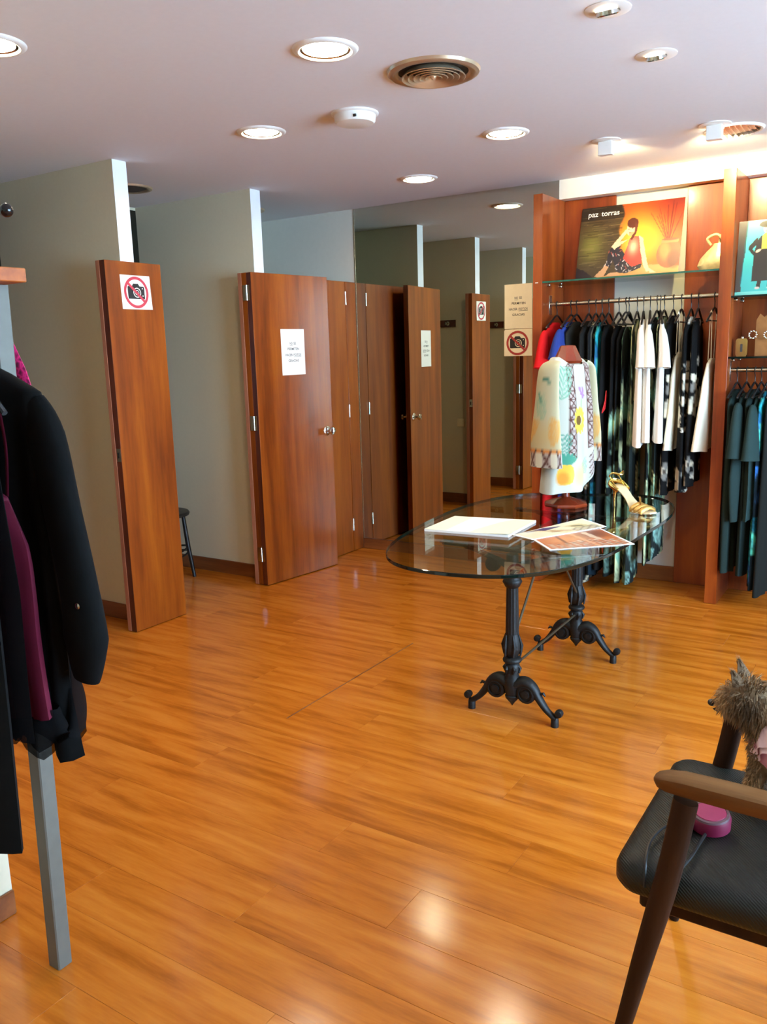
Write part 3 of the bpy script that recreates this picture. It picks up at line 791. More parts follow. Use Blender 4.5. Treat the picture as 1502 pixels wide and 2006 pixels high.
# gold pouch bag on the upper shelf
M_gold = mat('gold_leather', (226, 214, 158), .36, .3, .12, 40, .3)
t = thing('gold_handbag', 'small pale gold pouch handbag on the glass shelf', 'handbag', (2.60, -.13, 1.917))
prof = [(0, .02, .02), (.006, .075, .04), (.03, .095, .052), (.07, .085, .048), (.11, .055, .034), (.135, .032, .022), (.15, .026, .018)]
rs = []
for z, a, b in prof:
    rs.append([(2.605 + a * math.cos(2 * PI * k / 28) * (1 + .05 * math.sin(6 * 2 * PI * k / 28) * z / .15) + z * .16, -.13 + b * math.sin(2 * PI * k / 28), 1.918 + z) for k in range(28)])
obj('body', MB().rings(rs), M_gold, t)
for s in (-1, 1):
    obj('handle', MB().tube(crom([(2.608 + .02 * s, -.13 + .012 * s, 2.06), (2.60 + .03 * s, -.13 + .02 * s, 2.095), (2.628 + .01 * s, -.13 + .02 * s, 2.115), (2.65, -.13 + .012 * s, 2.085), (2.648, -.13 + .01 * s, 2.055)], 5), .008, 8), M_gold, t)

# small goods on the lower shelf of the second bay
t = thing('gold_flask', 'gold flask-shaped clutch on the dark shelf', 'flask', (2.79, -.2, 1.437))
mb = MB()
poly = [(-.024, .0), (.024, .0), (.031, .012), (.031, .086), (.024, .098), (-.024, .098), (-.031, .086), (-.031, .012)]
mb.prism(poly, -.013, .013, lambda x, y, z: (2.79 + x, -.2 + z, 1.4375 + y)); poly2 = [(x * .78, .049 + (y - .049) * .78) for x, y in poly]
mb.prism(poly2, -.018, .018, lambda x, y, z: (2.79 + x, -.2 + z, 1.4375 + y))
M_goldm = mat('polished_gold', (236, 210, 130), .16, 1., .04)
obj('body', mb, M_goldm, t)
obj('stopper', MB().lathe([(.009, 0), (.009, .008), (.006, .011), (.001, .011)], 12, (2.79, -.2, 1.5356)), M_steel, t)
obj('window_strip', MB().box(2.784, 2.796, -.2188, -.2181, 1.462, 1.505), M_dark, t)
M_kraft = mat('brown_leather', (150, 96, 44), .6, var=.12)
for i, x in enumerate((2.865, 2.935)):
    t = thing('jewellery_easel', ('brown jewellery display board at the frame edge', 'brown jewellery display board behind the silver ring of stones')[1 - i], 'display', (x + .02, -.1, 1.437), 'jewellery boards')
    F = frame((1, 0, 0), (0, .16, .987), (0, -.987, .16), (x + .02, -.15 + .03 * i, 1.438))
    mb = MB(); mb.M = F
    mb.prism([(-.036, 0), (.036, 0), (.040, .20), (.022, .235), (.0, .215), (-.022, .235), (-.040, .20)], -.006, 0)
    obj('panel', mb, M_kraft, t)
    mb = MB(); mb.M = F
    mb.box(-.006, .006, .0, .15, -.08, -.006); obj('strut', mb, M_kraft, t)
def brooch(x, y, z, lab, n, r):
    t = thing('brooch', lab, 'jewellery', (x, y, z), 'brooches on the shelf')
    for k in range(n):
        a = 2 * PI * k / n
        mb = MB().ell((x + r * math.cos(a), y, z + r * math.sin(a)), (.006, .004, .006), 8, 5); obj('stone', mb, M_chrome, t)
    obj('clasp', MB().tube([(x + r * math.cos(2 * PI * k / 20), y + .004, z + r * math.sin(2 * PI * k / 20)) for k in range(20)], .0025, 6, wrap=True, up=(0, 1, 0)), M_steel, t)
brooch(2.840, -.185, 1.555, 'dark silver ring brooch beside the gold flask', 9, .020)
brooch(2.915, -.165, 1.552, 'bright crystal brooch pinned on the brown display board', 12, .020)

# ------------------------------------------------------------------ garments
def interp(prof, t):
    for (t0, *a), (t1, *b) in zip(prof, prof[1:]):
        if t <= t1:
            f = (t - t0) / (t1 - t0) if t1 > t0 else 0; f = f * f * (3 - 2 * f) * .5 + f * .5
            return [p + (q - p) * f for p, q in zip(a, b)]
    return list(prof[-1][1:])
def body_tube(mb, F, prof, folds, amp, seed, canvas=None, col=None, N=72, R=96, cu=1.0, cap=True, hem=None, neck=0.):
    """prof rows: (t, z, half width, half depth, u offset, v offset); local u=width, v=depth, z up"""
    r = random.Random(seed); ph = [r.uniform(0, 6.28) for _ in range(4)]
    rs, cols = [], []
    wmax = max(p[2] for p in prof)
    aa = np.linspace(0, 2 * PI, 321); ca, sa = np.cos(aa), np.sin(aa)
    bx_, by_ = np.sign(ca) * np.abs(ca) ** .85, np.sign(sa) * np.abs(sa) ** .8
    for j in range(R + 1):
        t = j / R
        z, w, d, uo, vo = interp(prof, t)
        ring = []
        g = min(1, max(0, (t - .05) / .35))
        cl = np.concatenate(([0], np.cumsum(np.hypot(np.diff(bx_ * w), np.diff(by_ * d)))))
        at = np.interp(np.arange(N) / N * cl[-1], cl, aa)
        for k in range(N):
            a = at[k]; c, s = math.cos(a), math.sin(a)
            x = w * math.copysign(abs(c) ** .85, c); y = d * math.copysign(abs(s) ** .8, s)
            q = x / wmax
            y += amp * g * (math.sin(folds * q * 3.1 + ph[0] + t * .8) + .5 * math.sin(folds * 1.9 * q * 3.1 + ph[1] - t)) * (.6 + .4 * abs(s))
            x += amp * .5 * g * math.sin(folds * 1.3 * t * 2 + ph[2])
            z_ = hem(q) * max(0, (t - .55) / .45) if hem else 0
            if neck: z_ -= neck * max(0, s) * max(0, 1 - t / .12)
            ring.append(F @ Vector((x + uo, y + vo, z + z_ + .006 * g * math.sin(5 * q + ph[3]) * (t > .9))))
            if canvas is not None: cols.append((k / N, 1 - t))
        rs.append(ring)
    if canvas is not None:
        A = np.array(cols); C = [tuple(c) for c in canvas.get((A[:, 0] * cu) % 1.0, A[:, 1])]
    else: C = [col or (1, 1, 1)] * (N * (R + 1))
    sv = mb.M; mb.M = None
    mb.rings(rs, (cap, False), True, 0, C); mb.M = sv
    return mb
def sleeve(mb, F, pts, rad, canvas=None, col=None, squash=.45, n=18, cseed=.3, up=(1, 0, 0), full=False):
    P = crom(pts, 10 if full else 5); L = len(P)
    src = rad; rr = []
    for i in range(L):
        x = i / (L - 1) * (len(src) - 1); a = int(min(x, len(src) - 2)); rr.append(src[a] + (src[a + 1] - src[a]) * (x - a))
    m2 = MB(); m2.tube([F @ Vector(p) for p in P], rr, n, (False, False), 0, squash, up=F.to_3x3() @ Vector(up))
    if canvas is not None:
        uv = [(k / n, 1 - i / (L - 1)) for i in range(L) for k in range(n)] if full else [((cseed + .22 * k / n) % 1, 1 - .5 * i / (L - 1)) for i in range(L) for k in range(n)]
        C = [tuple(c) for c in canvas.get([a for a, b in uv], [b for a, b in uv])]
    else: C = [col or (1, 1, 1)] * len(m2.v)
    b = len(mb.v); mb.v += m2.v; mb.c += C
    mb.f += [[b + i for i in f] for f in m2.f]; mb.m += [0] * len(m2.f)
# hanger template (local: hook round the rail axis, arms along Y)
def make_hanger(x, y, z, lab, m=None, bar=True):
    t = thing('clothes_hanger', lab, 'hanger', (x, y, z), 'black hangers on the rails')
    hook = [(x, y + .0165 * math.cos(a), z + .0165 * math.sin(a)) for a in [math.radians(d) for d in range(-20, 181, 20)]] 
    hook = hook[::1] + [(x, y - .012, z - .018), (x, y, z - .034), (x, y, z - .075)]
    obj('hook', MB().tube(crom(hook, 3), .0028, 6), m or M_black, t)
    arm = crom([(x, y - .165, z - .150), (x, y - .15, z - .136), (x, y - .08, z - .105), (x, y, z - .070), (x, y + .08, z - .105), (x, y + .15, z - .136), (x, y + .165, z - .150)], 4)
    obj('arms', MB().tube(arm, .0062, 6), m or M_black, t)
    if bar: obj('bar', MB().tube([(x, y - .15, z - .142), (x, y + .15, z - .142)], .0045, 6), m or M_black, t)
    return t
hang0 = None
def hang_at(x, y, z, lab):
    global hang0
    if hang0 is None: hang0 = h = make_hanger(x, y, z, lab)
    else: h = copy_tree(hang0, (x, y, z), lab)
    h.rotation_euler.z = -YAW(x)
def palm_canvas(seed, bg, cols, n, w=120, h=220, L=(15, 32)):
    r = random.Random(seed); c = Canvas(w, h, bg)
    for i in range(n):
        c.palm(r.uniform(0, w), r.uniform(0, h), r.uniform(0, 6.28), r.uniform(*L), cols[i % len(cols)], 8)
    c.noise(9, 14, .25, seed)
    return c
def floral_canvas(seed, bg, pet, n, w=120, h=220):
    r = random.Random(seed); c = Canvas(w, h, bg)
    for i in range(n):
        x, y, s = r.uniform(0, w), r.uniform(0, h), r.uniform(4, 13)
        for k in range(5):
            a = k * 1.257 + r.uniform(-.2, .2)
            c.ell(x + s * .6 * math.cos(a), y + s * .6 * math.sin(a), s * .62, s * .42, pet[(i + k) % len(pet)], a)
        c.ell(x, y, s * .2, s * .2, (70, 60, 50))
        c.leaflet(x + s, y, r.uniform(0, 6), s * 1.4, 1.1, (110, 110, 100)); c.leaflet(x - s, y, r.uniform(0, 6), s * 1.2, 1., (150, 146, 134))
    return c
F0 = lambda x, y=RY: frame((0, -1, 0), (0, 0, 1), (1, 0, 0), (x, y, 0)) @ Matrix(((1, 0, 0, 0), (0, 0, 1, 0), (0, 1, 0, 0), (0, 0, 0, 1)))
# F0 maps (u=towards the room, v=along the rail, z)
def YAW(x):      # a hanger seldom hangs square to its rail
    if x < 1.85: return .02
    if x > 2.7: return .10
    if x in (2.222, 2.261, 2.320): return (-.22, -.24, -.34)[(2.222, 2.261, 2.320).index(x)]
    return {2.075: -.05, 2.118: .02, 2.136: -.08, 2.185: -.14, 2.442: -.04, 2.625: .03}.get(x, -.06)
def GF(x, y=RY):
    a = YAW(x); s_, c_ = math.sin(a), math.cos(a)
    return Matrix(((-s_, c_, 0, x), (-c_, -s_, 0, y), (0, 0, 1, 0), (0, 0, 0, 1)))
def dress(x, zt, zb, lab, canvas=None, rgb=None, w=(.16, .185, .2, .2), d=(.014, .028, .034, .036), folds=3, amp=.008, seed=1, sl=None, name='hanging_dress', cat='dress', uo=0., collar=None, extra=None, y=RY, group=None, tagz=None, strap=None, cu=1.0, lean=0.):
    F = GF(x, y); col = lin(rgb) if rgb else None
    gaps = [abs(x - q) for q in (XH if x < 2.7 else GX) if abs(x - q) > 1e-6]
    cap_d = max(.016, min(gaps) * .5 + .006) if name != 'white_tee' else .033; k = min(1, cap_d / max(d)); d = tuple(v * k for v in d); amp = amp * (.4 + .6 * k)
    zt += .004
    h = zt - zb
    prof = [(0, zt, .045, .012, uo, 0), (.035, zt - .02, .09, .016, uo, 0), (.09 if h > .9 else .13, zt - .075, w[0], d[0] + .006, uo, 0), (.3, zt - .3 * h, w[1], d[1], uo, lean * .3), (.65, zt - .65 * h, w[2], d[2], uo, lean * .65), (1, zb, w[3], d[3], uo, lean)]
    if strap: prof = [(0, strap, w[0] * .35, .008, uo, 0), (.05, strap - .03, w[0] * .8, .016, uo, 0), (.25, strap - .25 * (strap - zb), w[1], d[1], uo, lean * .2), (.65, strap - .65 * (strap - zb), w[2], d[2], uo, lean * .6), (1, zb, w[3], d[3], uo, lean)]
    mb = MB(); body_tube(mb, F, prof, folds, amp, seed, canvas, col, cu=cu)
    if sl:
        L, r0, r1 = sl
        for s in (-1, 1):
            sx = w[0] * s
            sleeve(mb, F, [(uo + sx * .80, 0, zt - .075), (uo + sx * 1.02, .004, zt - .11), (uo + sx * 1.10 + .012 * s, .010, zt - .11 - L * .5), (uo + sx * 1.12 + .02 * s, .012, zt - .11 - L)], [r0 * .75, r0, (r0 + r1) / 2, r1], canvas, col, .5)
    t = obj(name, mb, M_tint, loc=(x, y, zt), vcol=True, angle=70)
    tag(t, lab, cat, group or ('clothes on the display rail' if x < 2.7 else 'clothes on the second rail'))
    if strap:
        for s in (-.55, .55):
            for dv in (-.008, .008):
                obj('strap', MB().tube([F @ Vector((uo + w[0] * s * .9, dv, strap - .012)), F @ Vector((uo + w[0] * s, dv * .5, zt + .02)), F @ Vector((uo + w[0] * s * .97, 0, zt + .034))], .0028, 5), extra or M_white, t)
    if tagz:
        obj('price_tag', MB().box(x + .012, x + .052, y - .2195, y - .2185, tagz - .105, tagz), M_paper, t)
    return t
PEA = palm_canvas(3, (18, 32, 40), [(40, 156, 166), (52, 104, 170), (88, 206, 180), (24, 92, 108)], 120)
PALM = palm_canvas(5, (28, 34, 32), [(176, 184, 136), (104, 134, 112), (222, 222, 170), (124, 164, 150)], 100)
PALM2 = palm_canvas(9, (24, 30, 30), [(120, 176, 148), (180, 190, 146), (80, 112, 106)], 100)
PALM3 = palm_canvas(12, (18, 20, 22), [(76, 92, 86), (120, 128, 110)], 22)
FLO = floral_canvas(6, (16, 16, 16), [(216, 208, 186), (188, 180, 160), (232, 224, 204)], 40)
FLO2 = floral_canvas(8, (16, 16, 16), [(176, 168, 150), (206, 196, 170), (120, 116, 108)], 44)
PALM3 = palm_canvas(14, (22, 28, 26), [(132, 170, 146), (206, 206, 156), (96, 130, 118)], 100)
PALM3.mask(np.clip((PALM3.Y - 138 - 8 * np.sin(PALM3.X * .3)) / 3 + .5, 0, 1), (18, 18, 18))
TRIB = Canvas(120, 220, (26, 28, 30))
for i in range(10):
    TRIB.line(6 + i * 12, 0, 6 + i * 12, 220, 1.4, (120, 118, 100), .8)
    for k in range(16):
        if (k + i) % 3 == 0: TRIB.line(i * 12, k * 14, i * 12 + 12, k * 14 + 12, 1.3, (206, 196, 164), .9)
XH = [1.679, 1.773, 1.809, 1.887, 1.932, 1.971, 2.012, 2.075, 2.118, 2.136, 2.185, 2.222, 2.261, 2.302, 2.320, 2.344, 2.396, 2.442, 2.496, 2.536, 2.625]
HL = ['the red dress at the left end of the rail', 'the blue cape-sleeved dress', 'the charcoal dress behind the bust', 'the plain black dress', 'the tribal-striped dress', 'the peacock satin dress with a white tag', 'the black dress with a red sash', 'the black-topped palm dress nearest the tag', 'the black-yoked palm dress next to the green one', 'the black-yoked green palm dress', 'the olive palm-leaf dress', 'the first white tee from the left', 'the second white tee from the left', 'the dim palm-leaf dress behind the white tees', 'the third white tee', 'the grey palm dress right of the white tees', 'the black floral dress left of the cream camisole', 'the slim cream camisole', 'the big-flowered black dress', 'the floral dress right of the big-flowered one', 'the flared cream camisole by the upright']
for x, l in zip(XH, HL): hang_at(x, RY, RZ, 'black hanger of ' + l)
K = lambda c: dict(group=None)
GX = [2.775, 2.825, 2.868, 2.902, 2.935, 2.975]
dress(XH[0], 1.665, .28, 'bright red dress with flounced sleeve at the left end of the rail', None, (196, 24, 26), (.19, .16, .17, .18), (.014, .03, .034, .04), 3, .008, 1, (.17, .045, .085), uo=.02)
dress(XH[1], 1.665, .30, 'royal blue dress with a wide cape sleeve beside the red one', None, (40, 58, 128), (.175, .15, .15, .16), (.014, .026, .03, .034), 2, .006, 2, (.12, .055, .10), uo=.02)
dress(XH[2], 1.665, .24, 'plain charcoal dress hanging behind the dressed bust', None, (36, 36, 33), (.18, .18, .18, .18), (.016, .034, .04, .04), 2, .006, 3)
dress(XH[3], 1.665, .22, 'plain black dress right behind the dressed bust', None, (28, 27, 25), (.185, .18, .18, .18), (.016, .03, .034, .036), 3, .007, 4)
dress(XH[4], 1.66, .05, 'dark tribal-striped long dress left of the white price tag', TRIB, None, (.17, .17, .18, .19), (.014, .024, .028, .03), 4, .006, 5)
dress(XH[5], 1.655, .10, 'long peacock-blue satin dress with a white price tag', PEA, None, (.15, .17, .19, .2), (.014, .03, .04, .044), 4, .011, 6, tagz=1.03)
dress(XH[6], 1.64, .14, 'long black dress with a red sash end showing', None, (20, 20, 20), (.15, .17, .18, .19), (.012, .026, .034, .036), 3, .008, 7)
d7 = dress(XH[7], 1.63, .10, 'palm-print long dress with a dark top right of the tagged one', PALM3, None, (.16, .17, .185, .19), (.012, .024, .032, .036), 3, .008, 8)
dress(XH[8], 1.62, .16, 'black-yoked palm dress squeezed against the green one', PALM3, None, (.15, .165, .17, .17), (.011, .018, .02, .02), 3, .005, 9)
dress(XH[9], 1.62, .07, 'green palm-print long dress with a black yoke', PALM2, None, (.165, .175, .19, .2), (.012, .024, .03, .034), 4, .009, 10)
dress(XH[10], 1.665, .06, 'olive palm-leaf long dress left of the white tees', PALM, None, (.17, .18, .195, .2), (.014, .026, .034, .040), 4, .010, 11)
for i, (x, zb) in enumerate(((XH[11], .925), (XH[12], .945), (XH[14], .955))):
    dress(x, 1.66, zb, ('white tee at the left of the three white tees on the rail', 'white tee in the middle of the three on the rail', 'white tee at the right of the three on the rail')[i], None, (240, 236, 226), (.17, .165, .18, .195), (.018, .03, .036, .04), 2, .006, 20 + i, (.17, .045, .07), 'white_tee', 'top', uo=.045)
dress(XH[13], 1.67, .2, 'dim palm-leaf dress hidden behind the third white tee', PALM2, None, (.17, .17, .18, .18), (.012, .02, .022, .022), 4, .006, 13)
dress(XH[15], 1.675, .24, 'grey palm-leaf dress right of the third white tee', PALM, None, (.175, .17, .17, .17), (.012, .018, .02, .022), 4, .006, 14)
dress(XH[16], 1.675, .64, 'black floral dress left of the slim cream camisole', FLO2, None, (.17, .165, .17, .18), (.014, .024, .03, .034), 3, .008, 15)
M_cream = mat('cream_strap', (236, 228, 204), .6)
dress(XH[17], 1.66, .90, 'slim cream strappy camisole hanging between the black floral dresses', None, (236, 228, 202), (.14, .165, .175, .19), (.012, .024, .03, .034), 2, .006, 16, name='camisole', cat='top', strap=1.47, extra=M_cream, lean=-.03)
dress(XH[18], 1.665, .66, 'black dress printed with big cream flowers', FLO, None, (.18, .18, .185, .19), (.016, .032, .04, .042), 3, .009, 17)
dress(XH[19], 1.655, .70, 'black floral dress next to the cream camisole by the upright', FLO2, None, (.17, .17, .18, .18), (.014, .03, .036, .038), 3, .008, 18)
dress(XH[20], 1.66, .90, 'flared cream strappy camisole next to the middle upright', None, (240, 232, 206), (.13, .165, .185, .2), (.012, .022, .03, .036), 2, .007, 19, name='camisole', cat='top', strap=1.43, extra=M_cream, lean=-.03)
# red sash end
o = tag(obj('red_sash', MB().prism([(0, 0), (.05, .02), (.085, .10), (.07, .13), (.055, .07)], 0, .006, lambda x, y, z: (2.05 + z, -.365 + x, 1.12 + y)), mat('red_cloth', (206, 30, 36), .6), loc=(2.05, -.36, 1.12)), 'bright red sash end hanging beside the tagged peacock dress', 'sash')
# second bay
GL = ['the long teal dress at the left of the second bay', 'the first draped dark green top', 'the teal dress behind the draped tops', 'the second draped dark green top', 'the blue patterned dress in the second bay', 'the dark long dress at the right frame edge']
for x, l in zip(GX, GL): hang_at(x, RY - .05, RZ2, 'black hanger of ' + l)
TEAL = (38, 54, 52)
yy = RY - .05
dress(GX[0], 1.25, .20, 'long dark teal dress at the left of the second bay', None, (34, 48, 45), (.14, .13, .13, .13), (.012, .022, .026, .026), 3, .007, 31, y=yy)
dress(GX[1], 1.23, .52, 'draped dark green top nearest the middle upright', None, TEAL, (.15, .17, .19, .17), (.014, .032, .042, .036), 3, .012, 32, (.24, .05, .085), 'draped_top', 'top', y=yy)
dress(GX[2], 1.25, .20, 'dark teal dress between the two draped tops', None, (30, 42, 40), (.15, .14, .14, .14), (.012, .018, .02, .02), 3, .006, 33, y=yy)
dress(GX[3], 1.22, .53, 'draped dark green top second from the middle upright', None, (40, 58, 56), (.15, .17, .185, .17), (.014, .03, .038, .034), 3, .012, 34, (.24, .05, .085), 'draped_top', 'top', y=yy)
dress(GX[4], 1.24, .13, 'blue patterned long dress in the second bay', PEA, None, (.15, .15, .15, .15), (.012, .022, .026, .028), 4, .008, 35, y=yy)
dress(GX[5], 1.24, .10, 'dark long dress at the right frame edge of the second bay', None, (28, 30, 27), (.16, .16, .17, .18), (.014, .026, .03, .03), 3, .008, 36, y=yy)

# ------------------------------------------------------------------ glass table
TZ = .745
co = [1.0308, .0029, .0064, .0115, .0173, -.0288, .0354, -.0532, -.0219]
def rim(a):
    r = co[0] + sum(co[2 * k - 1] * math.cos(k * a) + co[2 * k] * math.sin(k * a) for k in range(1, 5))
    return 2.262 + .49 * r * math.cos(a), -1.86 + .92 * r * math.sin(a)
t = thing('glass_table', 'oval glass-topped table on two black cast-iron pedestals', 'table', (2.3, -1.87, 0))
NP = 120
outer = [rim(2 * PI * k / NP) for k in range(NP)]
inner = [(2.262 + (x - 2.262) * .9955, -1.86 + (y + 1.86) * .9975) for x, y in outer]
mb = MB()
mb.add([(x, y, TZ) for x, y in inner], [tuple(range(NP))])
mb.add([(x, y, TZ - .015) for x, y in inner], [tuple(range(NP))])
top = obj('glass_top', mb, M_glass, t, smooth=False)
mb = MB()
mb.rings([[(x, y, TZ - .015) for x, y in inner], [(x, y, TZ - .0125) for x, y in outer], [(x, y, TZ - .0025) for x, y in outer], [(x, y, TZ) for x, y in inner]], (False, False))
obj('polished_edge', mb, M_glassedge, top)
def pedestal(px, py):
    mb = MB()
    prof = [(.018, .085), (.030, .11), (.038, .15), (.034, .175), (.026, .195), (.031, .215), (.030, .236), (.022, .243), (.037, .248), (.040, .256), (.036, .264), (.022, .270), (.031, .285), (.037, .305), (.036, .33), (.030, .355), (.0275, .37)]
    mb.lathe(prof, 24, (px, py, 0), (True, False))
    rs = []
    for z in (.37, .38, .45, .52, .565):
        q = .0275 - (z - .37) * .016
        rs.append([(px + (q - .0022 * (k % 2)) * math.cos(2 * PI * k / 28), py + (q - .0022 * (k % 2)) * math.sin(2 * PI * k / 28), z) for k in range(28)])
    mb.rings(rs, (False, False))
    mb.lathe([(.0245, .565), (.030, .570), (.034, .578), (.040, .590), (.036, .600), (.030, .608), (.032, .64), (.026, .66), (.024, .705)], 24, (px, py, 0), (False, True))
    col = obj('column', mb, M_iron, t, angle=50)
    lf = MB()
    for k in range(6):
        a = 2 * PI * k / 6
        for z0, z1, r0 in ((.275, .365, .036), (.20, .24, .030)):
            lf.tube([(px + r0 * math.cos(a), py + r0 * math.sin(a), z0), (px + (r0 + .004) * math.cos(a + .15), py + (r0 + .004) * math.sin(a + .15), (z0 + z1) / 2), (px + (r0 - .006) * math.cos(a), py + (r0 - .006) * math.sin(a), z1)], [.004, .008, .002], 6)
    obj('leaf_relief', lf, M_iron, col)
    obj('pendant', MB().lathe([(.001, .052), (.010, .066), (.028, .088), (.030, .098), (.02, .11)], 16, (px, py, 0)), M_iron, t)
    for s in (-1, 1):
        L = MB()
        path = crom([(px + s * .012, py, .150), (px + s * .055, py, .168), (px + s * .092, py, .150), (px + s * .118, py, .108), (px + s * .150, py, .066), (px + s * .182, py, .040), (px + s * .196, py, .034)], 4)
        n = len(path)
        L.tube(path, [.034 - .018 * min(1, i / (n * .7)) for i in range(n)], 12, squash=.75, up=(0, 1, 0))
        L.M = frame((1, 0, 0), (0, 0, 1), (0, -1, 0), (px + s * .068, py, .122))
        L.lathe([(.040, -.022), (.042, 0), (.040, .022), (.030, .026), (.028, .020), (.018, .020), (.016, .027), (.001, .028)], 20)
        L.M = frame((1, 0, 0), (0, 0, 1), (0, -1, 0), (px + s * .205, py, .060))
        L.lathe([(.015, -.013), (.017, 0), (.015, .013), (.008, .016), (.001, .016)], 16)
        L.M = None
        L.lathe([(.016, 0), (.016, .032), (.012, .04)], 16, (px + s * .188, py, 0))
        L.tube([(px + s * .122, py, .128), (px + s * .138, py, .132), (px + s * .146, py, .122)], [.006, .007, .003], 6)
        obj('foot', L, M_iron, t, angle=50)
        A = MB()
        path = crom([(px + s * .01, py, .650), (px + s * .05, py, .668), (px + s * .10, py, .684), (px + s * .16, py, .704), (px + s * .21, py, .714)], 3)
        A.tube(path, [.022 - .010 * i / (len(path) - 1) for i in range(len(path))], 10, squash=.7, up=(0, 1, 0))
        A.M = frame((1, 0, 0), (0, 0, 1), (0, -1, 0), (px + s * .085, py, .655))
        A.lathe([(.030, -.014), (.032, 0), (.030, .014), (.02, .018), (.012, .014), (.001, .018)], 18)
        obj('bracket_arm', A, M_iron, t, angle=50)
    obj('top_bar', MB().box(px - .315, px + .315, py - .016, py + .016, .714, .724, .002), M_iron, t)
    for dx in (-.30, 0, .30):
        obj('rubber_pad', MB().box(px + dx - .024, px + dx + .024, py - .022, py + .022, .7242, .7298, .002), M_black, t)
pedestal(2.325, -2.272); pedestal(2.312, -1.475)
M_rod = mat('dull_steel_rod', (92, 80, 62), .4, .7)
obj('stretcher', MB().tube([(2.325, -2.25, .222), (2.312, -1.50, .222)], .0055, 8), M_rod, t)
for y0, s in ((-2.245, 1), (-1.50, -1)):
    obj('stretcher', MB().tube([(2.32, y0, .335), (2.32, -1.872 - .012 * s, .712)], .0055, 8), M_rod, t)
obj('centre_bar', MB().box(2.305, 2.333, -2.255, -1.492, .7145, .7205, .001), M_iron, t)

# ------------------------------------------------------------------ things on the table
def quad_block(name, label, cat, q, z0, z1, m, parts=None):
    o = (sum(p[0] for p in q) / 4, sum(p[1] for p in q) / 4, z0)
    t = thing(name, label, cat, o, 'printed matter on the table')
    obj('pages', MB().prism(q, z0, z1), m, t, smooth=False)
    return t, o
q = [(1.882, -2.213), (1.868, -1.905), (2.246, -1.838), (2.262, -2.172)]
t, o = quad_block('catalogue', 'thick cream catalogue lying open-edged on the glass table', 'catalogue', q[::-1], TZ + .0004, TZ + .0105, M_paper)
mb = MB(); 
def bil(q, u, v, z): 
    a = Vector(q[0]).lerp(Vector(q[1]), v); b = Vector(q[3]).lerp(Vector(q[2]), v); p = a.lerp(b, u); return (p.x, p.y, z)
M_cover = mat('cream_cover', (246, 240, 206), .55, var=.01)
vs = [bil(q, i / 8, j / 4, TZ + .0112 + .0035 * (i / 8) ** 4 * (1 - j / 4) - .001 * math.sin(i / 8 * PI)) for j in range(5) for i in range(9)]
mb.add(vs, [(j * 9 + i, j * 9 + i + 1, (j + 1) * 9 + i + 1, (j + 1) * 9 + i) for j in range(4) for i in range(8)])
obj('cover', mb, M_cover, t)
mb = MB()
for k in range(5):
    p0, p1 = bil(q, .36 + .05 * k, .42 + .015 * (k % 2), TZ + .0114), bil(q, .39 + .05 * k, .50 + .02 * (k % 3), TZ + .0114)
    mb.tube([p0, p1], .0006, 4)
obj('embossed_mark', mb, mat('pale_grey_ink', (206, 204, 188), .6), t)
def brochure(q, z, lab, cv, seed):
    t, o = quad_block('brochure', lab, 'brochure', q[::-1], z, z + .0028, M_paper)
    nx, ny = 70, 50
    mb = MB(); vs, cols = [], []
    jj, ii = np.mgrid[0:ny + 1, 0:nx + 1]; u, v = (ii / nx).ravel(), (jj / ny).ravel()
    vs = [bil(q, .02 + .96 * a, .03 + .94 * b, z + .0034) for a, b in zip(u, v)]
    fs = [(j * (nx + 1) + i, j * (nx + 1) + i + 1, (j + 1) * (nx + 1) + i + 1, (j + 1) * (nx + 1) + i) for j in range(ny) for i in range(nx)]
    mb.add(vs, fs, 0, [tuple(c) for c in cv.get(u, v)])
    obj('printed_page', mb, M_print, t, vcol=True, smooth=False)
cv = Canvas(140, 100, (236, 226, 190)); r8 = np.random.RandomState(2)
cv.poly([(0, 60), (60, 0), (0, 0)], (236, 230, 205)); cv.poly([(4, 10), (50, 34), (34, 60), (6, 40)], (70, 60, 110))
cv.poly([(40, 60), (96, 70), (110, 92), (48, 84)], (214, 196, 140)); cv.poly([(56, 30), (120, 56), (128, 66), (60, 42)], (196, 160, 110))
for i in range(16):
    for j in range(6):
        if (i + j) % 2: cv.poly([(90 + i * 3.2, 60 + j * 6), (93 + i * 3.2, 60 + j * 6), (94.4 + i * 3.2, 66 + j * 6), (91.4 + i * 3.2, 66 + j * 6)], [(110, 54, 34), (70, 44, 34)][j % 2])
cv.line(0, 20, 140, 52, 2, (206, 180, 120)); cv.ell(70, 75, 16, 5, (120, 96, 52), .4); cv.ell(92, 40, 12, 4, (160, 110, 64), .4)
brochure([(2.268, -2.140), (2.372, -2.186), (2.560, -1.812), (2.410, -1.694)][0:1] + [(2.410, -1.694), (2.560, -1.812), (2.372, -2.186)], TZ + .0036, 'upper brochure with a purple corner overlapping the patterned one', cv, 1)
cv = Canvas(140, 100, (190, 104, 58)); cv.glow(50, 40, 50, 40, (222, 150, 92), .8); cv.glow(30, 80, 40, 20, (110, 52, 30), .8)
for i in range(18):
    for j in range(10):
        x, y = 70 + i * 4.4, 2 + j * 10
        cv.poly([(x, y), (x + 2.2, y + 5), (x, y + 10), (x - 2.2, y + 5)], [(240, 234, 214), (48, 40, 36), (206, 120, 70)][(i + 2 * j) % 3] if i > 2 + 3 * math.sin(j) else (200, 112, 62))
cv.line(0, 50, 140, 60, 2.5, (226, 160, 110), .9); cv.line(0, 30, 90, 28, 2, (120, 60, 36), .8); cv.line(10, 70, 80, 74, 4, (232, 210, 180), .8)
brochure([(2.372, -2.172), (2.548, -1.850), (2.757, -2.070), (2.497, -2.308)], TZ + .0004, 'lower orange brochure with a diamond pattern at the table edge', cv, 2)

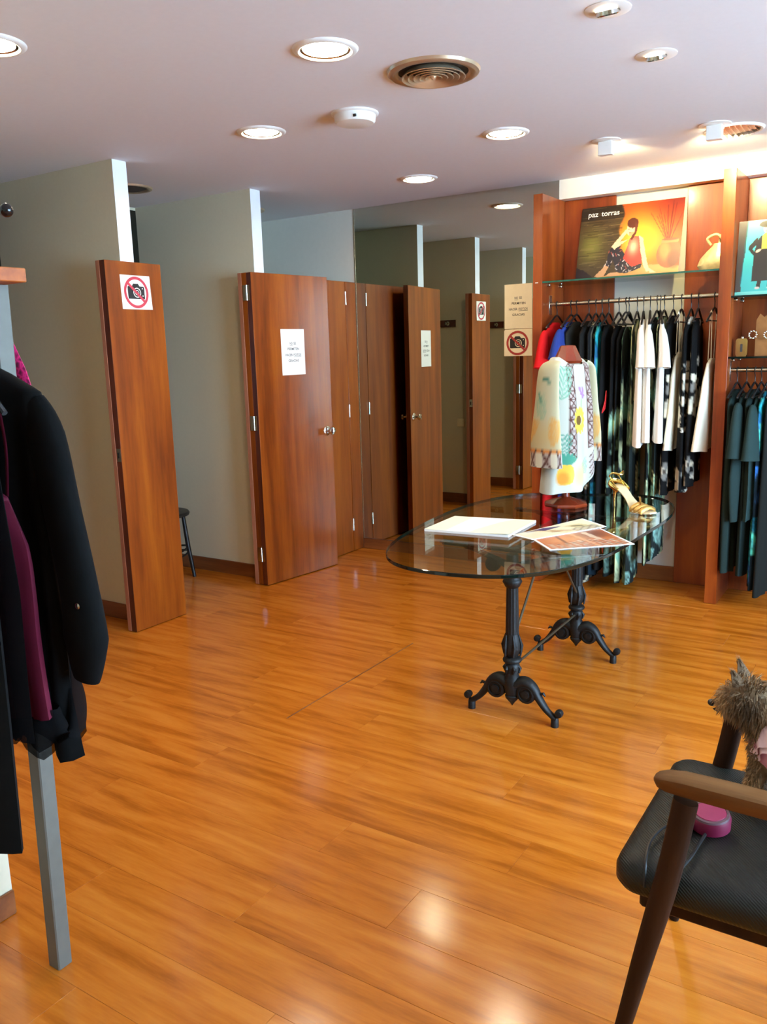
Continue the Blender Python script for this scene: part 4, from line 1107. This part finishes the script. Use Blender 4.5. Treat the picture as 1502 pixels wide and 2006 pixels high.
# dressed bust
bx, by = 2.215, -1.385
M_mah = mat('polished_mahogany', (128, 46, 22), .2, .0, .12, 14, coat=.6)
t = thing('dress_bust', 'mahogany bust stand with an eight-sided foot on the glass table', 'bust stand', (bx, by, TZ))
mb = MB().lathe([(.108, .0005), (.112, .008), (.106, .017), (.07, .030), (.034, .040), (.022, .046)], 8, (bx, by, TZ), (True, True)); obj('foot', mb, M_mah, t, angle=20)
obj('pole', MB().lathe([(.019, .045), (.019, .50)], 20, (bx, by, TZ)), M_mah, t)
mb = MB(); mb.M = Matrix.Translation((bx, by, 0)) @ Matrix.Rotation(.2, 4, 'Z')
mb.lathe([(.026, 1.526), (.036, 1.523), (.043, 1.508), (.062, 1.468), (.070, 1.452), (.062, 1.440)], 8); obj('neck_block', mb, M_mah, t, angle=20)
mb = MB(); _a = math.radians(56); _v = Vector((.35, -.94)) * math.cos(_a) + Vector((.94, .35)) * math.sin(_a); _v.normalize()
mb.M = Matrix(((_v.y, _v.x, 0, bx), (-_v.x, _v.y, 0, by), (0, 0, 1, 0), (0, 0, 0, 1)))
mb.rings([[(w * math.cos(2 * PI * k / 24), d * math.sin(2 * PI * k / 24), z) for k in range(24)] for z, w, d in ((1.20, .06, .04), (1.22, .12, .06), (1.32, .135, .07), (1.40, .15, .055), (1.435, .125, .04), (1.447, .06, .03))]); obj('torso_form', mb, mat('ecru_linen', (206, 190, 158), .9), t)
BF = mb.M
cv = Canvas(240, 220, (184, 184, 170)); BR, BRD = (172, 158, 148), (84, 52, 46)
cv.noise(40, 60, .03, 5)
for x0, y0 in ((87, 70), (36, 60)):
    cv.poly([(x0 - 8, y0), (x0 + 8, y0), (x0 + 8, 220), (x0 - 8, 220)], BR)
    for k in range(int(y0), 220, 15):
        cv.line(x0 - 8, k, x0 + 8, k + 15, 1.0, BRD); cv.line(x0 + 8, k, x0 - 8, k + 15, 1.0, BRD); cv.line(x0 - 8, k, x0 + 8, k, .8, BRD)
    cv.line(x0 - 8, y0, x0 - 8, 220, .8, BRD); cv.line(x0 + 8, y0, x0 + 8, 220, .8, BRD)
for k in range(8): cv.line(104, 140 + k * 7, 114, 143 + k * 7, 1.5, (120, 96, 84))
for k in range(12):
    a = k * PI / 6; cv.leaflet(54 + 5 * math.cos(a), 118 + 5 * math.sin(a), a, 13, 3.4, (232, 200, 70))
cv.ell(50, 118, 6.5, 6.5, (104, 78, 40))
for dx, dy in ((0, 0), (5, 5), (-4, 6), (2, -7), (6, -3)): cv.ell(62 + dx, 160 + dy, 4.5, 3, (158, 118, 172), dx)
cv.line(60, 150, 58, 132, 1.2, (150, 170, 120))
cv.palm(16, 150, 1.4, 46, (116, 160, 134), 7); cv.palm(20, 66, 1.6, 34, (80, 138, 116), 6); cv.palm(106, 40, 1.3, 46, (112, 150, 130), 8, .8); cv.palm(72, 26, 1.9, 24, (110, 150, 134), 7, .7)
cv.ell(26, 34, 12, 17, (226, 168, 62)); cv.ell(22, 28, 8, 10, (206, 120, 44), 0, 5, .7)
for k in range(7): cv.leaflet(26, 50, .5 + k * .35, 22, 2.6, (70, 136, 112))
cv.glow(52, 30, 16, 20, (232, 196, 120), .8); cv.ell(86, 30, 7, 26, BR); 
for k in range(5): cv.line(80, 10 + k * 10, 92, 18 + k * 10, 1, BRD)
mb = MB()
hem = lambda q: -.06 * q - .03 * math.cos(q * 2.4)
body_tube(mb, BF, [(0, 1.472, .072, .062, 0, 0), (.03, 1.468, .098, .062, 0, 0), (.09, 1.438, .142, .060, 0, 0), (.3, 1.28, .138, .072, 0, .01), (.65, 1.04, .150, .080, 0, .01), (1, .865, .172, .085, 0, .012)], 2, .009, 77, cv, None, 170, 130, cap=False, hem=hem, neck=.045)
t = obj('printed_blouse', mb, M_tint, loc=(bx, by, 1.2), vcol=True, angle=80)
tag(t, 'white tropical-print blouse with wide sleeves dressed on the mahogany bust', 'blouse')
cs = Canvas(120, 160, (184, 178, 146)); cs.noise(30, 40, .04, 3)
for k in range(3):
    x = 18 + k * 40
    cs.palm(x, 30, 1.9, 32, (206, 146, 70), 9, .8); cs.palm(x + 12, 62, 1.2, 26, (132, 166, 140), 7, .7); cs.leaflet(x + 2, 104, .2, 16, 2.2, (60, 110, 96)); cs.leaflet(x + 16, 80, 1.0, 16, 2.6, (96, 140, 120), .8)
cs.glow(30, 40, 26, 18, (206, 156, 84), .35)
cs.poly([(0, 24), (120, 24), (120, 28), (0, 28)], (206, 132, 66)); cs.poly([(0, 0), (120, 0), (120, 24), (0, 24)], (206, 198, 174))
for k in range(0, 120, 20):
    cs.poly([(k, 0), (k + 11, 0), (k + 11, 24), (k, 24)], BR); cs.line(k, 0, k + 11, 24, 1.2, BRD); cs.line(k + 11, 0, k, 24, 1.2, BRD)
for s in (1, -1):
    mb = MB()
    sleeve(mb, BF, [(.112 * s, 0, 1.448), (.152 * s, 0, 1.41), (.166 * s, .0, 1.25), (.172 * s, .0, 1.10), (.168 * s, .0, .955)], [.040, .058, .068, .084, .092], cs, None, .30, 80, 0, (0, 1, 0), True)
    o = obj('sleeve', mb, M_tint, t, vcol=True, angle=80)

# gold sandal
d = Vector((.857, -.515, 0)); nn = Vector((.515, .857, 0)); h0 = Vector((2.432, -1.322, TZ))
def SP(s, w, z): return h0 + d * s + nn * w + Vector((0, 0, z))
M_gl = mat('gold_glitter', (206, 160, 84), .32, .75, .25, 700, .3)
M_insole = mat('pale_gold_insole', (236, 212, 164), .35, .4)
t = thing('heeled_sandal', 'gold strappy high-heeled sandal standing on the glass table', 'shoe', tuple(SP(.12, 0, 0)))
path = [(.0, .024, .103), (.02, .028, .103), (.05, .027, .098), (.08, .022, .080), (.11, .020, .056), (.14, .025, .030), (.165, .033, .012), (.19, .038, .004), (.22, .037, .003), (.25, .030, .004), (.272, .016, .006)]
P = crom([Vector(p) for p in path], 3)
rs = []
for p in P:
    s, w, z = p; w *= 1.28
    rs.append([SP(s, w * c, z + q) for c, q in ((-1, .001), (-.9, .0), (.9, .0), (1, .001), (1, .006), (.9, .0075), (-.9, .0075), (-1, .006))])
obj('sole', MB().rings(rs), M_insole, t)
obj('heel', MB().tube([SP(.018, 0, .101), SP(.012, 0, .08), SP(.010, 0, .04), SP(.012, 0, .0008)], [.017, .009, .0055, .0045], 12), M_goldm, t)
def strap(pts, r=.005, m=M_gl, sq=.4, up=(0, 0, 1)): obj('strap', MB().tube(crom(pts, 5), r, 8, squash=sq, up=up), m, t)
strap([SP(.07, .034, .092), SP(.015, .038, .118), SP(-.010, 0, .128), SP(.015, -.038, .118), SP(.07, -.034, .092)], .012, M_goldm)
strap([SP(.055, .024, .096), SP(.005, .028, .150), SP(-.008, .0, .160), SP(.005, -.028, .150), SP(.055, -.024, .096)], .004, M_goldm)
strap([SP(.0, .028, .150), SP(.03, .034, .175), SP(.06, .0, .165), SP(.03, -.034, .172), SP(.0, -.028, .150)], .004, M_goldm)
for s_, hh in ((.175, .034), (.205, .030), (.235, .026)):
    strap([SP(s_, .046, .006), SP(s_ + .004, .038, hh * .75), SP(s_ + .008, 0, hh + .006), SP(s_ + .004, -.038, hh * .75), SP(s_, -.046, .006)], .0105)
strap([SP(.18, .03, .02), SP(.20, 0, .036), SP(.225, -.030, .015)], .007); strap([SP(.19, 0, .036), SP(.182, .004, .058), SP(.176, .006, .072)], .008)

# ------------------------------------------------------------------ armchair
M_teak = wood('chair_teak', (84, 52, 24), (112, 74, 38), (136, 96, 54), (1.2, 14, 9), .45, .0)
M_legw = wood('chair_leg_wood', (30, 15, 6), (44, 23, 9), (58, 32, 14), (14, 14, 1.4), .45, .0)
for m_ in (M_legw, M_teak):
    m_.node_tree.nodes['Principled BSDF'].inputs['Specular IOR Level'].default_value = .18
    m_.node_tree.nodes['Principled BSDF'].inputs['Roughness'].default_value = .6
M_vinyl, vnt, vb = node_mat('black_vinyl')
vtc = vnt.nodes.new('ShaderNodeTexCoord'); vw = vnt.nodes.new('ShaderNodeTexWave'); vw.inputs['Scale'].default_value = 75; vw.inputs['Distortion'].default_value = .3; vw.bands_direction = 'DIAGONAL'
vnt.links.new(vtc.outputs['Object'], vw.inputs['Vector'])
vbp = vnt.nodes.new('ShaderNodeBump'); vbp.inputs['Strength'].default_value = .35; vbp.inputs['Distance'].default_value = .002
vnt.links.new(vw.outputs['Fac'], vbp.inputs['Height']); vnt.links.new(vbp.outputs[0], vb.inputs['Normal'])
vb.inputs['Base Color'].default_value = (.012, .014, .011, 1); vb.inputs['Roughness'].default_value = .42; vb.inputs['Specular IOR Level'].default_value = .3
t = thing('armchair', 'wooden armchair with a black vinyl seat carrying the small dog', 'chair', (3.43, -3.45, 0))
def cushion(x0, x1, y0, y1, z0, z1, rc, n=10, puff=.012):
    def ring(ins, z):
        out = []
        for cx_, cy_, a0 in ((x1 - rc, y1 - rc, 0), (x0 + rc, y1 - rc, PI / 2), (x0 + rc, y0 + rc, PI), (x1 - rc, y0 + rc, 1.5 * PI)):
            for k in range(n + 1):
                a = a0 + PI / 2 * k / n; q = rc - ins
                out.append((cx_ + q * math.cos(a), cy_ + q * math.sin(a), z))
        return out
    rs = [ring(.030, z0), ring(.010, z0 + .004), ring(.0, z0 + .018), ring(.0, z1 - .026), ring(.006, z1 - .010), ring(.018, z1 - .001), ring(.040, z1 + .003)]
    c = Vector(((x0 + x1) / 2, (y0 + y1) / 2, 0))
    for f, zz in ((.8, .008), (.55, .011), (.3, .012), (.05, .0125)):
        rs.append([tuple(Vector((c.x, c.y, z1 + zz * puff / .012)) + (Vector(p) - Vector((c.x, c.y, p[2]))) * f) for p in ring(.04, 0)])
    return MB().rings(rs)
obj('seat', cushion(3.196, 3.70, -3.722, -3.172, .392, .462, .055), M_vinyl, t)
obj('seat_rail', MB().box(3.25, 3.66, -3.69, -3.205, .352, .391, .006), M_legw, t)
for yy, yf in ((-3.742, -3.742), (-3.188, -3.214)):
    L = crom([(3.217, yf, 0), (3.240, (yy + yf) / 2, .10), (3.279, yy, .29), (3.320, yy, .484), (3.347, yy, .652)], 4)
    n = len(L)
    obj('leg', MB().tube(L, [.0125 + .0115 * min(1, i / (n * .62)) for i in range(n)], 14, squash=.72, up=(1, 0, 0)), M_legw, t)
    obj('leg', MB().tube(crom([(3.76, yy + .02 * (1 if yy > -3.5 else -1), 0), (3.70, yy, .25), (3.675, yy, .45), (3.70, yy, .66)], 4), [.012, .014, .016, .018, .019, .02, .021, .022, .022, .022, .022, .021, .02], 12, squash=.75, up=(1, 0, 0)), M_legw, t)
    rs = []
    for x, zt_, hh, ww in ((3.286, .688, .012, .010), (3.292, .692, .024, .018), (3.308, .697, .034, .023), (3.34, .701, .040, .026), (3.42, .701, .042, .027), (3.52, .699, .042, .026), (3.64, .694, .040, .024), (3.76, .686, .036, .021), (3.80, .684, .030, .016)):
        y = yy + (0 if yy > -3.5 else .004)
        if yy > -3.5: x = 3.345 + (x - 3.286) * (3.80 - 3.345) / (3.80 - 3.286)
        rs.append([(x, y + ww * a, zt_ - hh * b) for a, b in ((-.8, 0), (.8, 0), (1, .1), (1, .35), (.75, .7), (.4, 1), (-.4, 1), (-.75, .7), (-1, .35), (-1, .1))])
    obj('armrest', MB().rings(rs), M_teak, t)
b = MB(); b.M = Matrix.Translation((3.715, 0, .47)) @ Matrix.Rotation(.22, 4, 'Y')
b.box(.0, .05, -3.70, -3.20, .16, .44, .02); obj('backrest', b, M_vinyl, t)
for yy in (-3.66, -3.24):
    obj('back_post', MB().tube([(3.69, yy, .37), (3.75, yy, .60), (3.845, yy, .93)], [.015, .015, .011], 10), M_legw, t)

# leash reel and cord
M_pink = mat('pink_plastic', (172, 58, 100), .5); M_pinkd = mat('deep_pink_plastic', (132, 18, 62), .55); M_greyp = mat('grey_rim', (112, 84, 92), .5)
rc = Vector((3.352, -3.512, .474)); R = Matrix.Translation(rc) @ Matrix.Rotation(.12, 4, 'X')
t = thing('leash_reel', 'pink retractable dog leash reel lying on the black seat', 'leash', tuple(rc))
def ML(prof, n=36):
    m = MB(); m.M = R; return m.lathe(prof, n)
obj('case', ML([(.036, .0015), (.042, .006), (.043, .030), (.040, .036), (.001, .036)]), M_pinkd, t)
obj('rim', ML([(.0405, .0355), (.039, .0395), (.034, .0405), (.0335, .037)]), M_greyp, t)
obj('disc', ML([(.0335, .0385), (.032, .0415), (.001, .042)]), M_pink, t)
m = MB(); m.M = R; m.box(-.062, -.030, -.052, -.012, .004, .030, .006); obj('nozzle', m, M_greyp, t)
cord = [(3.318, -3.55, .481), (3.296, -3.53, .482), (3.268, -3.57, .480), (3.256, -3.63, .478), (3.262, -3.690, .476), (3.268, -3.720, .462), (3.270, -3.7290, .430)]
obj('cord', MB().tube(crom(cord, 5), .0035, 6), M_black, t)
cord = [(3.352, -3.562, .484), (3.347, -3.60, .4795), (3.343, -3.65, .4785), (3.335, -3.695, .4755), (3.330, -3.724, .462), (3.328, -3.7292, .43)]
obj('cord', MB().tube(crom(cord, 5), .0035, 6), M_black, t)

# ------------------------------------------------------------------ small terrier
DY = -3.345
nodes = [((3.60, DY, .545), .070), ((3.53, DY, .575), .066), ((3.465, DY, .615), .060), ((3.435, DY, .675), .044), ((3.395, DY, .722), .054), ((3.352, DY, .712), .036), ((3.328, DY, .694), .018),
         ((3.430, DY - .036, .585), .026), ((3.418, DY - .038, .535), .0175), ((3.410, DY - .038, .490), .015), ((3.388, DY - .038, .484), .0145),
         ((3.430, DY + .036, .585), .026), ((3.418, DY + .038, .535), .0175), ((3.410, DY + .038, .490), .015), ((3.388, DY + .038, .484), .0145),
         ((3.575, DY - .062, .535), .042), ((3.525, DY - .078, .525), .028), ((3.590, DY - .076, .497), .016), ((3.520, DY - .080, .487), .0145),
         ((3.575, DY + .062, .535), .042), ((3.525, DY + .078, .525), .028), ((3.590, DY + .076, .497), .016), ((3.520, DY + .080, .487), .0145),
         ((3.668, DY, .575), .018), ((3.70, DY + .01, .63), .012)]
edges = [(0, 1), (1, 2), (2, 3), (3, 4), (4, 5), (5, 6), (2, 7), (7, 8), (8, 9), (9, 10), (2, 11), (11, 12), (12, 13), (13, 14), (0, 15), (15, 16), (16, 17), (17, 18), (0, 19), (19, 20), (20, 21), (21, 22), (0, 23), (23, 24)]
me = bpy.data.meshes.new('dog_skeleton'); me.from_pydata([p for p, _ in nodes], edges, [])
o = bpy.data.objects.new('dog_skeleton', me); COL.objects.link(o)
md = o.modifiers.new('skin', 'SKIN'); md.use_smooth_shade = True
o.modifiers.new('sub', 'SUBSURF').levels = 2
for sv, (_, r) in zip(me.skin_vertices[0].data, nodes): sv.radius = (r, r)
me.skin_vertices[0].data[0].use_root = True
bpy.context.view_layer.update()
ev = bpy.data.meshes.new_from_object(o.evaluated_get(bpy.context.evaluated_depsgraph_get()))
BV = [v.co.copy() for v in ev.vertices]; BFc = [tuple(p.vertices) for p in ev.polygons]; BN = [p.normal.copy() for p in ev.polygons]; BC = [p.center.copy() for p in ev.polygons]; BA = [p.area for p in ev.polygons]
bpy.data.objects.remove(o); bpy.data.meshes.remove(me); bpy.data.meshes.remove(ev)
def furcol(p):
    tan, grey, dark = Vector(lin((168, 134, 92))), Vector(lin((122, 98, 68))), Vector(lin((44, 36, 30)))
    c = grey.copy()
    if p.x < 3.36: c = tan.lerp(grey, max(0, (p.x - 3.335) / .03))
    if p.x < 3.46 and p.z > .64:
        dch = (Vector((p.x - 3.395, 0, p.z - .715))).length
        c = c.lerp(dark, max(0, .85 - dch / .05)); 
        if p.z > .755: c = c.lerp(tan, .6)
    if p.z < .56 and p.x < 3.45: c = tan.lerp(grey, .35)
    if p.x > 3.5: c = grey.lerp(dark, .6)
    return c
t = thing('small_dog', 'small grey and tan terrier in a pink dress sitting on the chair', 'dog', (3.50, DY, .475))
mb = MB(); mb.add(BV, BFc, 0, [tuple(furcol(p)) for p in BV])
obj('body', mb, cloth_tint('dog_coat', .8, .1, .2), t, vcol=True, angle=180)
r9 = random.Random(5); mb = MB()
flow_head = Vector((3.40, DY, .74))
for c, n, a in zip(BC, BN, BA):
    if c.x > 3.43 and c.x < 3.64 and c.z > .53 and abs(c.y - DY) < .078 and (c.z < .70 - (c.x - 3.43) * .2): continue     # under the dress
    k = max(1, min(16, int(a / 1.0e-5)))
    head = c.x < 3.45 and c.z > .65
    for _ in range(k):
        p = c + Vector((r9.uniform(-1, 1), r9.uniform(-1, 1), r9.uniform(-1, 1))) * math.sqrt(a) * .6
        L = r9.uniform(.014, .028) * (1.15 if head else .7)
        f = Vector((r9.uniform(-.3, .3), r9.uniform(-.3, .3), -.75 + r9.uniform(-.2, .2)))
        if head and c.z > .745: f = Vector((.1, r9.uniform(-.3, .3), .35)) 
        if head and c.x < 3.345: f = Vector((-.5, r9.uniform(-.4, .4), -.7)); L *= .7
        w = (n.cross(f).normalized() if n.cross(f).length > .01 else Vector((0, 1, 0))) * .0013
        q1 = p + (n * .55 + f * .6).normalized() * L * .55; q2 = q1 + (n * .15 + f + Vector((0, 0, -.4))).normalized() * L * .55
        col = furcol(p) * r9.uniform(.6, 1.5)
        mb.add([p - w, p + w, q1 + w * .8, q1 - w * .8, q2], [(0, 1, 2, 3), (3, 2, 4)], 0, [tuple(min(1, x) for x in col)] * 5)
fur = obj('fur', mb, cloth_tint('fur_strands', .7, .1, .25), t, vcol=True, smooth=False); fur['kind'] = 'stuff'
M_ear = mat('ear_fur', (92, 68, 42), .9, var=.25, scale=300, bump=.3); M_earin = mat('ear_inside', (150, 84, 66), .8)
for s in (-1, 1):
    rs = []
    for q, w in ((0, .020), (.3, .0195), (.6, .0165), (.85, .010), (1, .003)):
        c = Vector((3.374 - .016 * q, DY + s * (.030 + .010 * q), .760 + .036 * q))
        rs.append([c + Vector((.006 * (1 - q * .6) * math.cos(2 * PI * k / 12) + .010 * math.sin(2 * PI * k / 12) * (1 - q), math.sin(2 * PI * k / 12) * w, 0)) for k in range(12)])
    e = obj('ear', MB().rings(rs), M_ear, t)
    rs = [[Vector((3.374 - .016 * q - .0058, DY + s * (.030 + .010 * q) + w * math.sin(2 * PI * k / 10), .763 + .032 * q + w * .2 * math.cos(2 * PI * k / 10))) for k in range(10)] for q, w in ((0, .012), (.4, .010), (.8, .004), (.92, .001))]
    obj('ear_inside', MB().rings(rs), M_earin, e)
    tf = MB()
    for _ in range(260):
        q = r9.uniform(0, 1); w = .019 * (1 - q) ** .7
        p = Vector((3.374 - .016 * q + r9.uniform(-.004, .006), DY + s * (.030 + .010 * q) + r9.uniform(-w, w), .760 + .036 * q))
        dd = Vector((r9.uniform(-.5, .5), s * r9.uniform(-.3, .6), r9.uniform(.1, .9))).normalized() * r9.uniform(.008, .017)
        g = r9.uniform(.6, 1.5); c = Vector(lin((122, 92, 56))) * g
        tf.add([p + Vector((0, .0011, 0)), p - Vector((0, .0011, 0)), p + dd], [(0, 1, 2)], 0, [tuple(min(1, v) for v in c)] * 3)
    tuft = obj('ear_tuft', tf, bpy.data.materials['fur_strands'], e, vcol=True, smooth=False); tuft['kind'] = 'stuff'
    obj('eye', MB().ell((3.358, DY + s * .029, .722), (.0065, .006, .0065), 12, 8), mat('dog_eye', (16, 12, 10), .08), t)
obj('nose', MB().ell((3.311, DY, .694), (.009, .011, .008), 14, 9), mat('dog_nose', (20, 18, 18), .3), t)
obj('mouth', MB().tube([(3.330, DY - .016, .681), (3.316, DY, .679), (3.330, DY + .016, .681)], .002, 6), M_dark, t)
M_dress = mat('pink_dog_dress', (222, 150, 164), .8, var=.08, scale=60, bump=.1); M_frill = mat('pale_pink_frill', (238, 204, 206), .8, var=.06)
ax = crom([Vector((3.437, DY, .668)), Vector((3.452, DY, .645)), Vector((3.475, DY, .615)), Vector((3.53, DY, .575)), Vector((3.60, DY, .555)), Vector((3.635, DY, .545))], 4)
rad = [.046, .050, .056, .063, .066, .069, .072, .073, .074, .075, .076, .077, .078, .079, .080, .081, .082, .083, .084, .085, .086]
obj('dog_dress', MB().tube(ax, [rad[min(i, 20)] for i in range(len(ax))], 28, (False, False), squash=1.0, up=(0, 1, 0)), M_dress, t)
mb = MB()
for lay, (rr0, rr1, off) in enumerate(((.046, .078, .0), (.050, .084, -.014))):
    ctr = Vector((3.437 - off * .6, DY, .668 + off * .6)); axd = Vector((-.80, 0, .60)).normalized(); e1 = Vector((0, 1, 0)); e2 = axd.cross(e1)
    N = 72; ra = [ctr + (e1 * math.cos(2 * PI * k / N) + e2 * math.sin(2 * PI * k / N)) * rr0 + axd * .010 for k in range(N)]
    rb = [ctr + (e1 * math.cos(2 * PI * k / N) + e2 * math.sin(2 * PI * k / N)) * rr1 + axd * (.006 * math.sin(12 * 2 * PI * k / N) - .014) for k in range(N)]
    mb.rings([ra, rb], (False, False))
obj('frill_collar', mb, M_frill, t)

# ------------------------------------------------------------------ clothes rack at the left
M_grey = mat('grey_steel_paint', (100, 99, 90), .6, .0, .05)
t = thing('clothes_rack', 'grey square-post clothes rack along the left wall under a wooden shelf board', 'rack', (1.92, -4.6, 0))
obj('post', MB().rings([[(x + dx, y, z) for x, y in ((1.902, -4.198), (1.939, -4.198), (1.942, -4.195), (1.942, -4.161), (1.939, -4.158), (1.902, -4.158), (1.899, -4.161), (1.899, -4.195))] for dx, z in ((0, .001), (.046, 1.687))]), M_grey, t)
obj('post', MB().box(1.899, 1.939, -5.62, -5.58, .001, 1.687, .0015), M_grey, t)
obj('rail', MB().tube([(1.95, -4.199, 1.62), (1.95, -5.579, 1.62)], .0125, 14), M_steel, t)
obj('shelf_board', MB().box(1.645, 2.056, -5.70, -4.160, 1.688, 1.717, .002), wood('rack_board_wood', (150, 72, 18), (178, 92, 26), (196, 110, 36), (1.2, 12, 12), .6, .0), t)
t = thing('wall_peg', 'black wall peg with a ball end above the clothes rack', 'coat peg', (1.635, -4.18, 1.833))
obj('stem', MB().tube([(1.632, -4.18, 1.833), (2.03, -4.18, 1.833)], .006, 10), M_black, t)
obj('ball', MB().ell((2.040, -4.18, 1.833), (.0142, .0142, .0142), 18, 12), mat('gloss_black', (16, 16, 18), .12), t)
obj('wall_plate', MB().box(1.6305, 1.636, -4.20, -4.16, 1.81, 1.856, .001), M_black, t)
def LF(x, y): return Matrix(((1, 0, 0, x), (0, -1, 0, y), (0, 0, 1, 0), (0, 0, 0, 1)))
M_clear = mat('smoked_plastic', (56, 56, 56), .12)
def rack_hanger(y, lab, m):
    h = thing('clothes_hanger', lab, 'hanger', (1.955, y, 1.62), 'smoked hangers on the left rack')
    obj('hook', MB().tube(crom([(1.934, y, 1.622), (1.94, y, 1.638), (1.953, y, 1.6375), (1.966, y, 1.625), (1.958, y, 1.60), (1.955, y, 1.535)], 4), .0025, 6), M_steel, h)
    obj('arms', MB().tube(crom([(1.745, y, 1.425), (1.78, y, 1.455), (1.87, y, 1.50), (1.955, y, 1.535), (2.04, y, 1.50), (2.13, y, 1.455), (2.165, y, 1.425)], 4), .006, 8), m, h)
M_blk = mat('black_cloth', (9, 10, 10), .95, var=.15, scale=40, spec=.15)
M_mar = mat('maroon_satin', (92, 8, 38), .6, var=.1)
def rackwear(name, lab, cat, y, prof, folds, amp, seed, m, N=48, R=50, hem=None, sl=None, cap=False):
    mb = MB(); F = LF(1.955, y)
    body_tube(mb, F, prof, folds, amp, seed, None, None, N, R, cap=cap, hem=hem)
    if sl:
        for s in (-1, 1): sleeve(mb, F, [(a * s, b, z) for a, b, z in sl[0]], sl[1], None, None, .5, 20)
    o = obj(name, mb, m, loc=(1.955, y, prof[0][1]), angle=80)
    return tag(o, lab, cat, 'clothes on the left rack')
# pink lace top behind the post
M_lace, lnt, lb = node_mat('pink_lace')
ltc = lnt.nodes.new('ShaderNodeTexCoord'); lv = lnt.nodes.new('ShaderNodeTexVoronoi'); lv.inputs['Scale'].default_value = 70; lv.feature = 'DISTANCE_TO_EDGE'
lnt.links.new(ltc.outputs['Object'], lv.inputs['Vector'])
lr = ramp(lnt, [(.0, lin((236, 40, 128))), (.10, lin((214, 22, 104))), (.30, lin((110, 10, 60)))])
lnt.links.new(lv.outputs['Distance'], lr.inputs[0]); lnt.links.new(lr.outputs[0], lb.inputs['Base Color']); lb.inputs['Roughness'].default_value = .8
mb = MB(); body_tube(mb, LF(1.860, -4.128), [(0, 1.60, .055, .008, 0, 0), (.25, 1.50, .112, .014, 0, 0), (.4, 1.44, .14, .016, 0, 0), (1, 1.02, .15, .02, 0, 0)], 2, .004, 3, None, None, 36, 30)
tag(obj('lace_top', mb, M_lace, loc=(1.80, -4.128, 1.6), angle=80), 'hot pink lace top showing behind the grey rack post', 'top')
rack_hanger(-4.247, 'hanger of the long black jacket on the left rack', M_clear)
rackwear('black_jacket', 'long black jacket with roll-tab sleeves at the end of the left rack', 'jacket', -4.247,
    [(0, 1.520, .07, .020, 0, 0), (.04, 1.500, .13, .026, 0, 0), (.10, 1.462, .225, .034, 0, 0), (.16, 1.42, .235, .04, 0, 0), (.4, 1.22, .215, .036, 0, 0), (.8, .88, .235, .036, 0, 0), (1, .715, .255, .036, 0, 0)], 4, .012, 41, M_blk,
    hem=lambda q: -.02 * math.sin(9 * q) - .02, sl=([(.20, 0, 1.435), (.235, 0, 1.37), (.262, .0, 1.22), (.290, .0, 1.06), (.296, .0, .96), (.285, 0, .865)], [.04, .052, .052, .054, .062, .036]))
o = bpy.data.objects['black_jacket']
obj('sleeve_button', MB().lathe([(.007, 0), (.0075, .002), (.001, .003)], 14, (0, 0, 0)) if False else MB().ell((2.268, -4.272, 1.035), (.007, .003, .007), 14, 6), M_steel, o)
M_sheer = sheer('black_chiffon', (10, 10, 11), .86)
mb = MB(); body_tube(mb, LF(1.955, -4.252), [(0, 1.0, .20, .04, 0, 0), (.5, .85, .235, .043, 0, 0), (1, .70, .262, .046, 0, 0)], 4, .014, 43, None, None, 56, 24, cap=False, hem=lambda q: -.03 * math.sin(11 * q + .6))
obj('sheer_hem', mb, M_sheer, o, angle=80)
rack_hanger(-4.316, 'hanger of the maroon camisole on the left rack', M_clear)
rackwear('maroon_camisole', 'maroon satin camisole with black lace hem in front of the black jacket', 'top', -4.318,
    [(0, 1.295, .10, .012, 0, 0), (.10, 1.255, .19, .02, 0, 0), (.3, 1.16, .225, .026, 0, 0), (.6, 1.0, .236, .030, 0, 0), (1, .795, .248, .032, 0, 0)], 3, .009, 44, M_mar, cap=True)
o = bpy.data.objects['maroon_camisole']
for s in (-1, 1):
    obj('strap', MB().tube(crom([(1.955 + .19 * s, -4.318, 1.26), (1.955 + .20 * s, -4.316, 1.36), (1.955 + .175 * s, -4.308, 1.455)], 4), .0055, 6, squash=.3, up=(1, 0, 0)), M_mar, o)
mb = MB(); body_tube(mb, LF(1.955, -4.300), [(0, .81, .250, .034, 0, 0), (1, .735, .258, .036, 0, 0)], 5, .010, 45, None, None, 60, 10, cap=False, hem=lambda q: -.018 * math.sin(17 * q))
obj('lace_hem', mb, M_sheer, o, angle=80)
rack_hanger(-4.366, 'hanger of the sheer black top on the left rack', M_clear)
rackwear('sheer_top', 'sheer black top hanging in front of the maroon camisole', 'top', -4.368,
    [(0, 1.500, .07, .012, 0, 0), (.06, 1.475, .20, .018, 0, 0), (.2, 1.36, .25, .024, 0, 0), (.6, 1.08, .275, .026, 0, 0), (1, .80, .270, .026, 0, 0)], 3, .008, 46, M_sheer, hem=lambda q: -.03 * q)
rack_hanger(-4.420, 'hanger of the long black dress on the left rack', M_clear)
rackwear('long_black_dress', 'long plain black dress nearest on the left rack', 'dress', -4.424,
    [(0, 1.520, .06, .012, 0, 0), (.06, 1.47, .20, .018, 0, 0), (.12, 1.43, .265, .022, 0, 0), (.3, 1.25, .285, .026, 0, 0), (.65, .9, .270, .026, 0, 0), (1, .545, .262, .026, 0, 0)], 3, .006, 47, M_blk, cap=True)
